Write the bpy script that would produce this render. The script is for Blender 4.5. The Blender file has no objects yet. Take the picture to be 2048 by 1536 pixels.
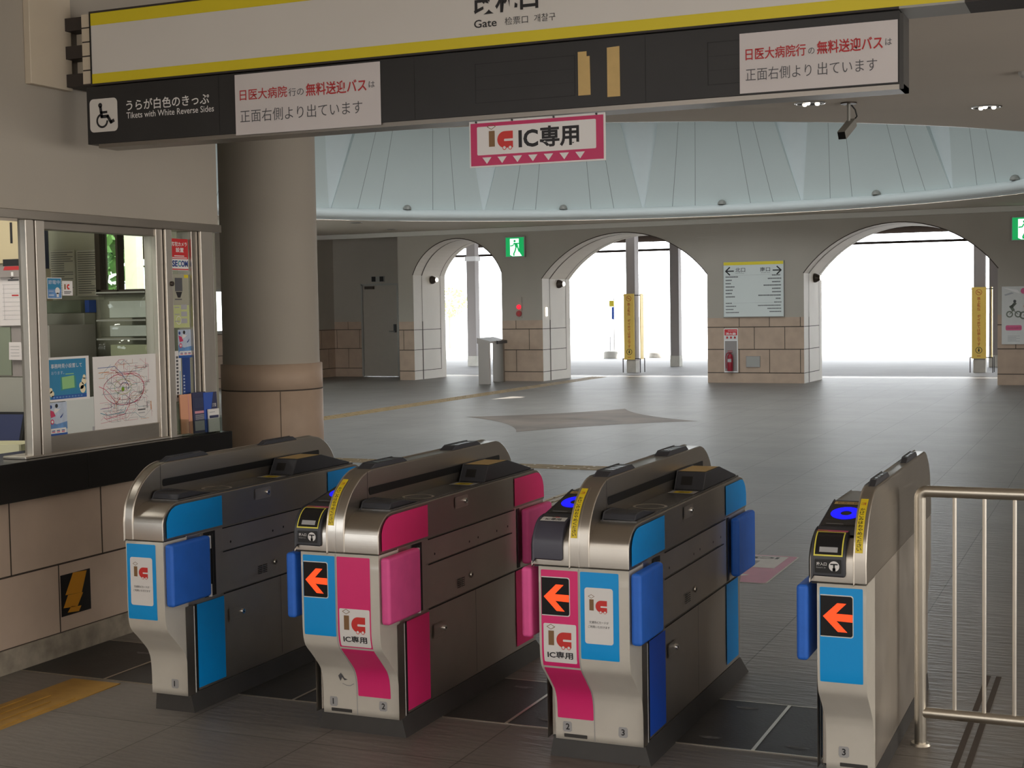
import bpy, math, random
from mathutils import Vector, Matrix
random.seed(7)
PI = math.pi
SC = bpy.context.scene
COL = SC.collection

# ------------------------------------------------------------------ camera
cam_d = bpy.data.cameras.new('camera')
cam = bpy.data.objects.new('camera', cam_d)
COL.objects.link(cam)
FPX, PITCH, YAW, ROLL = 2854.95, -0.0540065, -0.409094, 0.0164124
_cy, _sy, _cp, _sp = math.cos(YAW), math.sin(YAW), math.cos(PITCH), math.sin(PITCH)
_f = Vector((_sy * _cp, _cy * _cp, _sp))
_r = Vector((_cy, -_sy, 0))
_d = _f.cross(_r)
_r2 = math.cos(ROLL) * _r + math.sin(ROLL) * _d
_d2 = -math.sin(ROLL) * _r + math.cos(ROLL) * _d
M3 = Matrix((_r2, -_d2, -_f)).transposed()
cam.matrix_world = Matrix.Translation((0, 0, 1.5)) @ M3.to_4x4()
cam_d.sensor_width = 36.0
cam_d.lens = FPX / 2048 * 36.0
cam_d.clip_start = 0.05
cam_d.clip_end = 400
SC.camera = cam

# ------------------------------------------------------------------ light
SC.view_settings.view_transform = 'Standard'
SC.view_settings.look = 'None'
SC.view_settings.gamma = 1.0
SC.view_settings.use_curve_mapping = False
SC.view_settings.exposure = 0.12
SC.cycles.use_denoising = True
SC.cycles.max_bounces = 8
SC.cycles.diffuse_bounces = 4
SC.cycles.glossy_bounces = 4
SC.cycles.transparent_max_bounces = 12
SC.cycles.sample_clamp_indirect = 6.0

W = bpy.data.worlds.new('world')
SC.world = W
W.use_nodes = True
bg = W.node_tree.nodes['Background']
bg.inputs[0].default_value = (0.93, 0.97, 1.0, 1)
bg.inputs[1].default_value = 7.0

sd = bpy.data.lights.new('sun', 'SUN')
sd.energy = 13.0
sd.angle = math.radians(0.6)
sd.color = (1.0, 0.95, 0.86)
sun = bpy.data.objects.new('sun', sd)
COL.objects.link(sun)
SUN_TO = Vector((0.45, 0.35, 0.82)).normalized()
sun.rotation_euler = SUN_TO.to_track_quat('Z', 'Y').to_euler()


def area(name, loc, to, sx, sy, energy, color, portal=False, shape='RECTANGLE'):
    d = bpy.data.lights.new(name, 'AREA')
    d.shape = shape
    d.size = sx
    if shape in ('RECTANGLE', 'ELLIPSE'):
        d.size_y = sy
    d.energy = energy
    d.color = color
    o = bpy.data.objects.new(name, d)
    COL.objects.link(o)
    o.location = loc
    o.rotation_euler = Vector(to).to_track_quat('-Z', 'Y').to_euler()
    if portal:
        d.cycles.is_portal = True
    return o


# daylight through the glazed roof light over the round hall
area('dome_daylight', (-6.93, 18.53, 6.1), (0, 0, -1), 9.0, 9.0, 400, (0.92, 0.98, 1.0), shape='DISK').data.spread = math.radians(150)
# added fill for platform daylight; the front wall behind it is closed
area('platform_fill', (-0.5, -5.5, 1.25), (0.0, 1, 0.0), 11.0, 2.2, 102, (1.0, 0.95, 0.885))
# unseen overhead fill, added to brighten the near floor
area('overhead_fill', (-1.0, -1.6, 3.1), (0, 0.55, -1), 9.0, 2.0, 175, (1.0, 0.95, 0.88))
# added side fill before the closed right wall, tilted up at the ceiling
area('side_fill', (7.6, 4.5, 1.25), (-1, 0.0, 0.30), 17.0, 2.2, 500, (1.0, 0.95, 0.88))

# ------------------------------------------------------------------ materials
MATS = {}


def mat(name, col, rough=0.5, metal=0.0, noise=0.0, nscale=8.0, bump=0.0, bscale=60.0, spec=0.5,
        emit=None, estr=0.0, brushed=None, coat=0.0):
    m = bpy.data.materials.new(name)
    m.use_nodes = True
    nt = m.node_tree
    b = nt.nodes['Principled BSDF']
    b.inputs['Base Color'].default_value = (*col, 1)
    b.inputs['Roughness'].default_value = rough
    b.inputs['Metallic'].default_value = metal
    b.inputs['Specular IOR Level'].default_value = spec
    b.inputs['Coat Weight'].default_value = coat
    tc = nt.nodes.new('ShaderNodeTexCoord')
    if emit:
        b.inputs['Emission Color'].default_value = (*emit, 1)
        b.inputs['Emission Strength'].default_value = estr
    if noise > 0:
        n = nt.nodes.new('ShaderNodeTexNoise')
        n.inputs['Scale'].default_value = nscale
        n.inputs['Detail'].default_value = 5
        nt.links.new(tc.outputs['Object'], n.inputs['Vector'])
        r = nt.nodes.new('ShaderNodeMapRange')
        r.inputs['From Min'].default_value = 0.3
        r.inputs['From Max'].default_value = 0.7
        r.inputs['To Min'].default_value = 1 - noise
        r.inputs['To Max'].default_value = 1 + noise
        nt.links.new(n.outputs['Fac'], r.inputs['Value'])
        mx = nt.nodes.new('ShaderNodeMix')
        mx.data_type = 'RGBA'
        mx.blend_type = 'MULTIPLY'
        mx.inputs['Factor'].default_value = 1
        mx.inputs['A'].default_value = (*col, 1)
        nt.links.new(r.outputs['Result'], mx.inputs['B'])
        nt.links.new(mx.outputs['Result'], b.inputs['Base Color'])
    if brushed:
        mp = nt.nodes.new('ShaderNodeMapping')
        mp.inputs['Scale'].default_value = brushed
        nt.links.new(tc.outputs['Object'], mp.inputs['Vector'])
        n = nt.nodes.new('ShaderNodeTexNoise')
        n.inputs['Scale'].default_value = 1.0
        n.inputs['Detail'].default_value = 3
        nt.links.new(mp.outputs['Vector'], n.inputs['Vector'])
        r = nt.nodes.new('ShaderNodeMapRange')
        r.inputs['To Min'].default_value = rough * 0.75
        r.inputs['To Max'].default_value = rough * 1.3
        nt.links.new(n.outputs['Fac'], r.inputs['Value'])
        nt.links.new(r.outputs['Result'], b.inputs['Roughness'])
        bp = nt.nodes.new('ShaderNodeBump')
        bp.inputs['Strength'].default_value = 0.05
        bp.inputs['Distance'].default_value = 0.002
        nt.links.new(n.outputs['Fac'], bp.inputs['Height'])
        nt.links.new(bp.outputs['Normal'], b.inputs['Normal'])
    if bump > 0:
        n = nt.nodes.new('ShaderNodeTexNoise')
        n.inputs['Scale'].default_value = bscale
        n.inputs['Detail'].default_value = 6
        nt.links.new(tc.outputs['Object'], n.inputs['Vector'])
        bp = nt.nodes.new('ShaderNodeBump')
        bp.inputs['Strength'].default_value = bump
        bp.inputs['Distance'].default_value = 0.004
        nt.links.new(n.outputs['Fac'], bp.inputs['Height'])
        nt.links.new(bp.outputs['Normal'], b.inputs['Normal'])
    MATS[name] = m
    return m


def s2l(r, g, b):
    def c(x):
        x /= 255
        return x / 12.92 if x <= 0.04045 else ((x + 0.055) / 1.055) ** 2.4
    return (c(r), c(g), c(b))


mat('wall_paint', (0.40, 0.362, 0.31), 0.75, noise=0.03, nscale=1.5, bump=0.08, bscale=180)
mat('jamb_lit', (0.62, 0.57, 0.50), 0.6, noise=0.03, nscale=2)  # wall colour lightened for the arch reveals, daylight put into it
mat('ceiling_paint', (0.72, 0.65, 0.565), 0.8, noise=0.04, nscale=0.6)
mat('soffit_paint', (0.55, 0.53, 0.48), 0.7, noise=0.02, nscale=1)
mat('fascia_paint', (0.60, 0.58, 0.53), 0.7, noise=0.02, nscale=1)
mat('dome_paint', (0.70, 0.77, 0.765), 0.7, noise=0.015, nscale=1)
mat('dome_glass', (0.84, 0.91, 0.93), 0.5, noise=0.01)
mat('dome_seam', (0.30, 0.34, 0.34), 0.8)
mat('tube_paint', (0.78, 0.83, 0.83), 0.4)
mat('stone', (0.46, 0.34, 0.255), 0.6, noise=0.08, nscale=5, bump=0.1, bscale=120)
mat('stone_booth', (0.66, 0.525, 0.425), 0.6, noise=0.06, nscale=5, bump=0.08, bscale=120)
mat('rough_stone', (0.40, 0.355, 0.29), 0.9, noise=0.25, nscale=14, bump=0.4, bscale=60)
mat('joint', (0.07, 0.055, 0.045), 0.9)
mat('granite_black', (0.012, 0.012, 0.013), 0.18, noise=0.3, nscale=90)
mat('steel', (0.50, 0.465, 0.42), 0.32, metal=1.0, noise=0.05, nscale=3, brushed=(4, 4, 350))
mat('steel_side', (0.68, 0.635, 0.58), 0.36, metal=1.0, noise=0.10, nscale=2.5, brushed=(300, 4, 4))
mat('steel_bright', (0.70, 0.655, 0.595), 0.38, metal=1.0, brushed=(200, 200, 3))
mat('steel_dull', (0.30, 0.275, 0.25), 0.35, metal=0.9)
mat('steel_rail', (0.60, 0.56, 0.49), 0.33, metal=1.0, noise=0.05, nscale=6)
mat('chrome', (0.80, 0.80, 0.80), 0.08, metal=1.0)
mat('white_panel', (0.63, 0.60, 0.54), 0.35, noise=0.04, nscale=10, coat=0.2)
mat('white', (0.80, 0.79, 0.77), 0.5, noise=0.015, nscale=6)
mat('print_white', (0.82, 0.80, 0.79), 0.5, noise=0.01)
mat('paper', (0.68, 0.635, 0.635), 0.8, noise=0.03, nscale=3, bump=0.15, bscale=9)
mat('sign_white', (0.72, 0.69, 0.655), 0.45, noise=0.012, nscale=3)
mat('sign_yellow', (0.76, 0.62, 0.02), 0.45, noise=0.02, nscale=5)
mat('sign_black', (0.022, 0.021, 0.022), 0.5, noise=0.15, nscale=3)
mat('dark_line', (0.008, 0.008, 0.008), 0.6)
mat('ink', (0.018, 0.017, 0.02), 0.6)
mat('ink_soft', (0.10, 0.10, 0.11), 0.7)
mat('ink_red', (0.50, 0.035, 0.04), 0.7)
mat('grey_print', (0.30, 0.30, 0.31), 0.7)
mat('tape_tan', (0.62, 0.43, 0.17), 0.6, noise=0.05, nscale=20)
mat('cream_box', (0.60, 0.52, 0.41), 0.6, noise=0.02)
mat('brown_dark', (0.035, 0.027, 0.024), 0.6)
mat('magenta', (0.82, 0.030, 0.20), 0.42, noise=0.03, nscale=6)
mat('magenta_sign', (0.60, 0.025, 0.13), 0.45)
mat('pad_pink', (0.82, 0.10, 0.34), 0.5, noise=0.05, nscale=15, bump=0.1, bscale=200)
mat('blue', (0.0, 0.33, 0.88), 0.40, noise=0.03, nscale=6)
mat('cyan', (0.0, 0.35, 0.86), 0.40, noise=0.02, nscale=6)
mat('blue_deep', (0.015, 0.09, 0.58), 0.42, noise=0.03, nscale=6)
mat('pad_blue', (0.025, 0.16, 0.70), 0.5, noise=0.05, nscale=15, bump=0.1, bscale=200)
mat('dark_plastic', (0.04, 0.042, 0.052), 0.42, noise=0.05, nscale=12)
mat('deck_plastic', (0.09, 0.088, 0.088), 0.25, noise=0.05, nscale=12)
mat('cover_plastic', (0.062, 0.060, 0.085), 0.40, noise=0.04, nscale=12)
mat('black', (0.008, 0.008, 0.009), 0.4)
mat('black_gloss', (0.010, 0.010, 0.012), 0.2)
mat('skirt', (0.045, 0.043, 0.042), 0.5, noise=0.12, nscale=10)
mat('yellow_line', (0.80, 0.72, 0.10), 0.45)
mat('label_yellow', (0.80, 0.60, 0.02), 0.5)
mat('label_grey', (0.40, 0.40, 0.41), 0.5)
mat('logo_brown', (0.24, 0.13, 0.055), 0.6)
mat('logo_red', (0.66, 0.035, 0.03), 0.5)
mat('led_orange', (0.3, 0.03, 0.01), 0.5, emit=(1.0, 0.06, 0.008), estr=1.25)
mat('led_blue', (0.0, 0.0, 0.4), 0.4, emit=(0.005, 0.005, 1.0), estr=1.35)
mat('lamp_white', (0.9, 0.9, 0.85), 0.4, emit=(1.0, 0.93, 0.80), estr=2.2)
mat('exit_green', (0.01, 0.35, 0.12), 0.4, emit=(0.0, 0.36, 0.085), estr=0.75)
mat('exit_white', (0.7, 0.9, 0.8), 0.4, emit=(0.75, 1.0, 0.86), estr=1.25)
mat('lamp_red', (0.7, 0.02, 0.03), 0.3, emit=(1.0, 0.02, 0.05), estr=1.0)
mat('alarm_red', (0.38, 0.05, 0.05), 0.5)
mat('red', (0.62, 0.025, 0.03), 0.5)
mat('ext_red', (0.30, 0.012, 0.03), 0.3)
mat('dark_bronze', (0.07, 0.055, 0.045), 0.4, metal=0.6)
mat('grey_metal', (0.36, 0.355, 0.33), 0.5, metal=0.3)
mat('door_paint', (0.42, 0.375, 0.32), 0.55, noise=0.02)
mat('column_paint', (0.30, 0.27, 0.26), 0.6)
mat('column_white', (0.80, 0.80, 0.80), 0.6)
mat('canopy_paint', (0.022, 0.017, 0.014), 0.9, spec=0.0)
mat('concrete', (0.55, 0.53, 0.48), 0.85, noise=0.1, nscale=6)
mat('yellow_board', (0.92, 0.66, 0.14), 0.5, noise=0.02)
mat('board_red', (0.62, 0.12, 0.03), 0.6)
mat('board_white', (0.66, 0.70, 0.68), 0.45)
mat('bolt_orange', (0.72, 0.32, 0.02), 0.5)
mat('tactile', (0.42, 0.235, 0.045), 0.6, noise=0.12, nscale=10)
mat('tactile_dull', (0.27, 0.185, 0.085), 0.55, noise=0.12, nscale=5)
mat('mat_dark', (0.035, 0.034, 0.034), 0.5, noise=0.2, nscale=9, bump=0.2, bscale=90)
mat('footprint', (0.17, 0.165, 0.16), 0.6, noise=0.3, nscale=40)
mat('sticker_pink_floor', (0.52, 0.17, 0.27), 0.5, noise=0.06, nscale=12)
mat('sticker_white_floor', (0.62, 0.59, 0.55), 0.5, noise=0.06, nscale=12)
mat('star_stone', (0.125, 0.095, 0.075), 0.6, noise=0.35, nscale=1.5, spec=0.35)
mat('star_stone_pale', (0.15, 0.115, 0.09), 0.65, noise=0.3, nscale=1.5, spec=0.3)
mat('interior_wall', (0.30, 0.29, 0.235), 0.8)
mat('interior_grey', (0.34, 0.335, 0.30), 0.7)
mat('notice_board', (0.40, 0.39, 0.31), 0.7)
mat('notice_sheet', (0.52, 0.49, 0.41), 0.7)
mat('cabinet_cream', (0.60, 0.51, 0.33), 0.6)
mat('green_grey', (0.22, 0.25, 0.19), 0.6)
mat('tray_cream', (0.62, 0.60, 0.42), 0.55)
mat('screen_blue', (0.045, 0.055, 0.12), 0.3)
mat('poster_blue', (0.03, 0.235, 0.44), 0.5)
mat('poster_green', (0.30, 0.58, 0.25), 0.5)
mat('poster_green_dark', (0.05, 0.28, 0.25), 0.5)
mat('poster_cloud', (0.85, 0.75, 0.52), 0.5)
mat('poster_strip', (0.02, 0.10, 0.40), 0.5)
mat('sky_blue', (0.13, 0.28, 0.56), 0.5, noise=0.25, nscale=20)
mat('pale_blue', (0.52, 0.60, 0.74), 0.5, noise=0.1, nscale=30)
mat('map_blue', (0.10, 0.16, 0.42), 0.6)
mat('map_teal', (0.06, 0.30, 0.40), 0.6)
mat('map_orange', (0.65, 0.28, 0.08), 0.6)
mat('map_red', (0.62, 0.05, 0.14), 0.6)
mat('map_pink', (0.70, 0.32, 0.38), 0.6)
mat('map_grey', (0.42, 0.42, 0.45), 0.6)
mat('map_green', (0.30, 0.52, 0.03), 0.6)
mat('lime_paper', (0.55, 0.60, 0.28), 0.6)
mat('banner_blue', (0.015, 0.055, 0.25), 0.5)
mat('leaf_salmon', (0.75, 0.36, 0.22), 0.6)
mat('leaf_navy', (0.03, 0.035, 0.10), 0.5)
mat('leaf_blue', (0.03, 0.10, 0.48), 0.5)
mat('foliage_sunlit', (0.50, 0.58, 0.16), 0.7, noise=0.2, nscale=3)  # leaf colour lightened so the shrub looks blown out by sun
mat('foliage', (0.07, 0.15, 0.03), 0.7, noise=0.4, nscale=3)
mat('bark', (0.30, 0.25, 0.19), 0.9)
mat('poster_pink', (0.68, 0.12, 0.26), 0.5)
mat('poster_pale', (0.66, 0.66, 0.64), 0.5, noise=0.03)
mat('cyclist_grey', (0.18, 0.20, 0.16), 0.6)
mat('cyclist_orange', (0.60, 0.16, 0.08), 0.6)


def floor_mat():
    m = bpy.data.materials.new('floor_tile')
    m.use_nodes = True
    nt = m.node_tree
    b = nt.nodes['Principled BSDF']
    tc = nt.nodes.new('ShaderNodeTexCoord')
    mp = nt.nodes.new('ShaderNodeMapping')
    mp.inputs['Location'].default_value = (1.457, -6.49, 0)
    nt.links.new(tc.outputs['Object'], mp.inputs['Vector'])
    br = nt.nodes.new('ShaderNodeTexBrick')
    br.offset = 0.0
    br.inputs['Scale'].default_value = 1.0
    br.inputs['Brick Width'].default_value = 0.575
    br.inputs['Row Height'].default_value = 0.575
    br.inputs['Mortar Size'].default_value = 0.0028
    br.inputs['Mortar Smooth'].default_value = 0.2
    br.inputs['Color1'].default_value = (0.205, 0.188, 0.172, 1)
    br.inputs['Color2'].default_value = (0.187, 0.171, 0.157, 1)
    br.inputs['Mortar'].default_value = (0.075, 0.068, 0.06, 1)
    nt.links.new(mp.outputs['Vector'], br.inputs['Vector'])
    n = nt.nodes.new('ShaderNodeTexNoise')
    n.inputs['Scale'].default_value = 1.3
    n.inputs['Detail'].default_value = 8
    n.inputs['Roughness'].default_value = 0.65
    nt.links.new(tc.outputs['Object'], n.inputs['Vector'])
    r = nt.nodes.new('ShaderNodeMapRange')
    r.inputs['From Min'].default_value = 0.3
    r.inputs['From Max'].default_value = 0.7
    r.inputs['To Min'].default_value = 0.86
    r.inputs['To Max'].default_value = 1.12
    nt.links.new(n.outputs['Fac'], r.inputs['Value'])
    mx = nt.nodes.new('ShaderNodeMix')
    mx.data_type = 'RGBA'
    mx.blend_type = 'MULTIPLY'
    mx.inputs['Factor'].default_value = 1
    nt.links.new(br.outputs['Color'], mx.inputs['A'])
    nt.links.new(r.outputs['Result'], mx.inputs['B'])
    nt.links.new(mx.outputs['Result'], b.inputs['Base Color'])
    # cleft slate relief
    mp2 = nt.nodes.new('ShaderNodeMapping')
    mp2.inputs['Scale'].default_value = (7, 30, 1)
    mp2.inputs['Rotation'].default_value = (0, 0, 0.35)
    nt.links.new(tc.outputs['Object'], mp2.inputs['Vector'])
    n2 = nt.nodes.new('ShaderNodeTexNoise')
    n2.inputs['Scale'].default_value = 1.0
    n2.inputs['Detail'].default_value = 6
    nt.links.new(mp2.outputs['Vector'], n2.inputs['Vector'])
    bp = nt.nodes.new('ShaderNodeBump')
    bp.inputs['Strength'].default_value = 0.55
    bp.inputs['Distance'].default_value = 0.010
    nt.links.new(n2.outputs['Fac'], bp.inputs['Height'])
    nt.links.new(bp.outputs['Normal'], b.inputs['Normal'])
    b.inputs['Roughness'].default_value = 0.46
    b.inputs['Specular IOR Level'].default_value = 0.42
    MATS['floor_tile'] = m


floor_mat()


def paving_mat():
    m = mat('paving', (0.36, 0.35, 0.35), 0.7, noise=0.08, nscale=0.8)
    return m


paving_mat()


def glass_mat():
    m = bpy.data.materials.new('clear_glass')
    m.use_nodes = True
    nt = m.node_tree
    for x in list(nt.nodes):
        nt.nodes.remove(x)
    out = nt.nodes.new('ShaderNodeOutputMaterial')
    t = nt.nodes.new('ShaderNodeBsdfTransparent')
    t.inputs[0].default_value = (0.92, 0.95, 0.92, 1)
    g = nt.nodes.new('ShaderNodeBsdfGlossy')
    g.inputs['Roughness'].default_value = 0.02
    lw = nt.nodes.new('ShaderNodeLayerWeight')
    lw.inputs['Blend'].default_value = 0.5
    pw = nt.nodes.new('ShaderNodeMath')
    pw.operation = 'POWER'
    pw.inputs[1].default_value = 4.0
    nt.links.new(lw.outputs['Facing'], pw.inputs[0])
    fr = nt.nodes.new('ShaderNodeMath')
    fr.operation = 'MULTIPLY_ADD'
    fr.inputs[1].default_value = 0.7
    fr.inputs[2].default_value = 0.045
    nt.links.new(pw.outputs[0], fr.inputs[0])
    mx = nt.nodes.new('ShaderNodeMixShader')
    nt.links.new(fr.outputs[0], mx.inputs[0])
    nt.links.new(t.outputs[0], mx.inputs[1])
    nt.links.new(g.outputs[0], mx.inputs[2])
    nt.links.new(mx.outputs[0], out.inputs[0])
    MATS['clear_glass'] = m
    m2 = m.copy()
    m2.name = 'acrylic'
    MATS['acrylic'] = m2
    for nd in m2.node_tree.nodes:
        if nd.type == 'BSDF_TRANSPARENT':
            nd.inputs[0].default_value = (0.80, 0.83, 0.81, 1)


glass_mat()

# ------------------------------------------------------------------ text outlines
_TX = {}


def text_poly(s, bold=0.0):
    k = (s, bold)
    if k in _TX:
        return _TX[k]
    c = bpy.data.curves.new('t', 'FONT')
    c.body = s
    c.size = 1.0
    c.resolution_u = 3
    c.offset = bold
    o = bpy.data.objects.new('t', c)
    COL.objects.link(o)
    dg = bpy.context.evaluated_depsgraph_get()
    me = bpy.data.meshes.new_from_object(o.evaluated_get(dg))
    vs = [(v.co.x, v.co.y) for v in me.vertices]
    fs = [tuple(p.vertices) for p in me.polygons]
    bpy.data.objects.remove(o)
    bpy.data.curves.remove(c)
    bpy.data.meshes.remove(me)
    x0 = min(v[0] for v in vs); x1 = max(v[0] for v in vs)
    y0 = min(v[1] for v in vs); y1 = max(v[1] for v in vs)
    vs = [((x - x0) / (x1 - x0), (y - y0) / (y1 - y0)) for x, y in vs]
    _TX[k] = (vs, fs, (x1 - x0) / (y1 - y0))
    return _TX[k]


# ------------------------------------------------------------------ mesh builder
class B:
    def __init__(self, mapper=None):
        self.v = []; self.f = []; self.m = []; self.names = []; self.sm = []
        self.map = mapper

    def mi(self, name):
        if name not in self.names:
            self.names.append(name)
        return self.names.index(name)

    def add(self, vs, fs, m, smooth=False):
        n = len(self.v)
        self.v += [tuple(p) for p in vs]
        k = self.mi(m)
        for f in fs:
            self.f.append(tuple(i + n for i in f)); self.m.append(k); self.sm.append(smooth)
        return self

    # ---- solids
    def box(self, x0, x1, y0, y1, z0, z1, m):
        vs = [(x, y, z) for x in (x0, x1) for y in (y0, y1) for z in (z0, z1)]
        return self.add(vs, [(0, 1, 3, 2), (4, 6, 7, 5), (0, 4, 5, 1), (2, 3, 7, 6), (0, 2, 6, 4), (1, 5, 7, 3)], m)

    def prism(self, pts, lo, hi, m, axis='x', smooth=False, caps=True):
        """pts: 2-D outline; axis x -> pts are (y,z); y -> (x,z); z -> (x,y)"""
        n = len(pts)

        def mk(p, t):
            return {'x': (t, p[0], p[1]), 'y': (p[0], t, p[1]), 'z': (p[0], p[1], t)}[axis]
        vs = [mk(p, lo) for p in pts] + [mk(p, hi) for p in pts]
        self.add(vs, [(i, (i + 1) % n, n + (i + 1) % n, n + i) for i in range(n)], m, smooth)
        if caps:
            self.add([mk(p, lo) for p in pts], [tuple(range(n))], m)
            self.add([mk(p, hi) for p in pts], [tuple(range(n))], m)
        return self

    def cyl(self, p0, p1, r0, r1, m, n=20, caps=True):
        p0 = Vector(p0); p1 = Vector(p1)
        d = (p1 - p0).normalized()
        a = d.orthogonal().normalized(); b = d.cross(a)
        vs = []
        for p, r in ((p0, r0), (p1, r1)):
            for i in range(n):
                t = 2 * PI * i / n
                vs.append(p + a * r * math.cos(t) + b * r * math.sin(t))
        self.add(vs, [(i, (i + 1) % n, n + (i + 1) % n, n + i) for i in range(n)], m, True)
        if caps:
            self.add(vs[:n], [tuple(range(n))], m)
            self.add(vs[n:], [tuple(range(n))], m)
        return self

    def tube(self, path, r, m, n=14):
        P = [Vector(p) for p in path]
        rings = []
        up = None
        for i, p in enumerate(P):
            d = (P[min(i + 1, len(P) - 1)] - P[max(i - 1, 0)]).normalized()
            if up is None:
                up = d.orthogonal().normalized()
            up = (up - d * up.dot(d)).normalized()
            q = d.cross(up)
            rings.append([p + up * r * math.cos(2 * PI * k / n) + q * r * math.sin(2 * PI * k / n) for k in range(n)])
        vs = [x for rg in rings for x in rg]
        fs = []
        for i in range(len(P) - 1):
            for k in range(n):
                fs.append((i * n + k, i * n + (k + 1) % n, (i + 1) * n + (k + 1) % n, (i + 1) * n + k))
        self.add(vs, fs, m, True)
        self.add(rings[0], [tuple(range(n))], m)
        self.add(rings[-1], [tuple(range(n))], m)
        return self

    def lathe(self, prof, c, m, n=32, axis='z', smooth=True, a0=0, a1=2 * PI, closed=True):
        vs = []
        L = len(prof)
        k = n if closed else n + 1
        for i in range(k):
            t = a0 + (a1 - a0) * i / n
            for r, h in prof:
                if axis == 'z':
                    vs.append((c[0] + r * math.cos(t), c[1] + r * math.sin(t), c[2] + h))
                elif axis == 'x':
                    vs.append((c[0] + h, c[1] + r * math.cos(t), c[2] + r * math.sin(t)))
                else:
                    vs.append((c[0] + r * math.cos(t), c[1] + h, c[2] + r * math.sin(t)))
        fs = []
        for i in range(n):
            j = (i + 1) % k
            for q in range(L - 1):
                fs.append((i * L + q, j * L + q, j * L + q + 1, i * L + q + 1))
        return self.add(vs, fs, m, smooth)

    # ---- flat prints on a mapped surface
    def P(self, a, b):
        return self.map(a, b)

    def poly(self, pts, m):
        return self.add([self.P(*p) for p in pts], [tuple(range(len(pts)))], m)

    def rect(self, a0, b0, a1, b1, m, nb=1):
        vs = []
        for i in range(nb + 1):
            b = b0 + (b1 - b0) * i / nb
            vs += [self.P(a0, b), self.P(a1, b)]
        return self.add(vs, [(2 * i, 2 * i + 1, 2 * i + 3, 2 * i + 2) for i in range(nb)], m, nb > 1)

    def rrect(self, a0, b0, a1, b1, r, m, n=5, corners=(1, 1, 1, 1), nb=1):
        """rounded rectangle; corners bl, br, tr, tl. nb>1 cuts it into strips that follow a curved surface"""
        if nb == 1:
            return self.poly(rr_pts(a0, b0, a1, b1, r, n, corners), m)
        bs = sorted(set([b0 + (b1 - b0) * i / nb for i in range(nb + 1)] +
                        [b0 + r * (1 - math.cos(PI / 2 * i / n)) for i in range(n + 1)] +
                        [b1 - r * (1 - math.cos(PI / 2 * i / n)) for i in range(n + 1)]))
        vs = []
        for b in bs:
            dl = dr = 0
            if b < b0 + r:
                e = r - math.sqrt(max(0, r * r - (b0 + r - b) ** 2))
                dl = e * corners[0]; dr = e * corners[1]
            elif b > b1 - r:
                e = r - math.sqrt(max(0, r * r - (b - b1 + r) ** 2))
                dl = e * corners[3]; dr = e * corners[2]
            vs += [self.P(a0 + dl, b), self.P(a1 - dr, b)]
        return self.add(vs, [(2 * i, 2 * i + 1, 2 * i + 3, 2 * i + 2) for i in range(len(bs) - 1)], m, True)

    def disc(self, a, b, r, m, n=28, rb=None):
        rb = rb or r
        return self.poly([(a + r * math.cos(2 * PI * i / n), b + rb * math.sin(2 * PI * i / n)) for i in range(n)], m)

    def ring(self, a, b, r0, r1, m, n=32, k=1.0, t0=0, t1=2 * PI):
        vs = []
        for i in range(n + 1):
            t = t0 + (t1 - t0) * i / n
            vs += [self.P(a + r0 * math.cos(t), b + r0 * k * math.sin(t)), self.P(a + r1 * math.cos(t), b + r1 * k * math.sin(t))]
        return self.add(vs, [(2 * i, 2 * i + 1, 2 * i + 3, 2 * i + 2) for i in range(n)], m)

    def frame(self, a0, b0, a1, b1, r, w, m, n=5):
        o = rr_pts(a0, b0, a1, b1, r, n)
        q = rr_pts(a0 + w, b0 + w, a1 - w, b1 - w, max(r - w, w * 0.2), n)
        L = len(o)
        vs = [self.P(*p) for p in o] + [self.P(*p) for p in q]
        return self.add(vs, [(i, (i + 1) % L, L + (i + 1) % L, L + i) for i in range(L)], m)

    def line(self, pts, w, m):
        for (xa, ya), (xb, yb) in zip(pts[:-1], pts[1:]):
            dx, dy = xb - xa, yb - ya
            L = math.hypot(dx, dy) or 1
            nx, ny = -dy / L * w / 2, dx / L * w / 2
            ex, ey = dx / L * w * 0.3, dy / L * w * 0.3
            self.poly([(xa + nx - ex, ya + ny - ey), (xb + nx + ex, yb + ny + ey),
                       (xb - nx + ex, yb - ny + ey), (xa - nx - ex, ya - ny - ey)], m)
        return self

    def text(self, s, a, b, w, h, m, bold=0.0, vertical=False, flip=False):
        """text fitted into the box with lower left corner a,b; h None keeps the natural shape"""
        vs, fs, asp = text_poly(s, bold)
        if h is None:
            h = w / asp
        if w is None:
            w = h * asp
        out = []
        for x, y in vs:
            if flip:
                x, y = 1 - x, 1 - y
            out.append(self.P(a + x * w, b + y * h))
        return self.add(out, fs, m)

    def vtext(self, s, a, top, size, m, pitch=1.05, bold=0.0):
        for i, ch in enumerate(s):
            if ch == ' ':
                continue
            q = 1.0 if ch not in 'ーっゃ・' else 0.5
            self.text(ch, a - size / 2 * q, top - size - i * size * pitch + (1 - q) * size / 2, size * q, size * q, m, bold)
        return self

    def build(self, name, parent=None, loc=None, rotz=None, bevel=0, segs=2, kind=None):
        me = bpy.data.meshes.new(name)
        me.from_pydata(self.v, [], self.f)
        for n in self.names:
            me.materials.append(MATS[n])
        me.polygons.foreach_set('material_index', self.m)
        me.polygons.foreach_set('use_smooth', self.sm)
        me.update()
        o = bpy.data.objects.new(name, me)
        COL.objects.link(o)
        if parent:
            o.parent = parent
        if loc:
            o.location = loc
        if rotz is not None:
            o.rotation_euler = (0, 0, rotz)
        if bevel:
            w = o.modifiers.new('weld', 'WELD')
            w.merge_threshold = 1e-5
            b = o.modifiers.new('bevel', 'BEVEL')
            b.width = bevel
            b.segments = segs
            b.limit_method = 'ANGLE'
            b.angle_limit = math.radians(40)
            b.harden_normals = True
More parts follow.
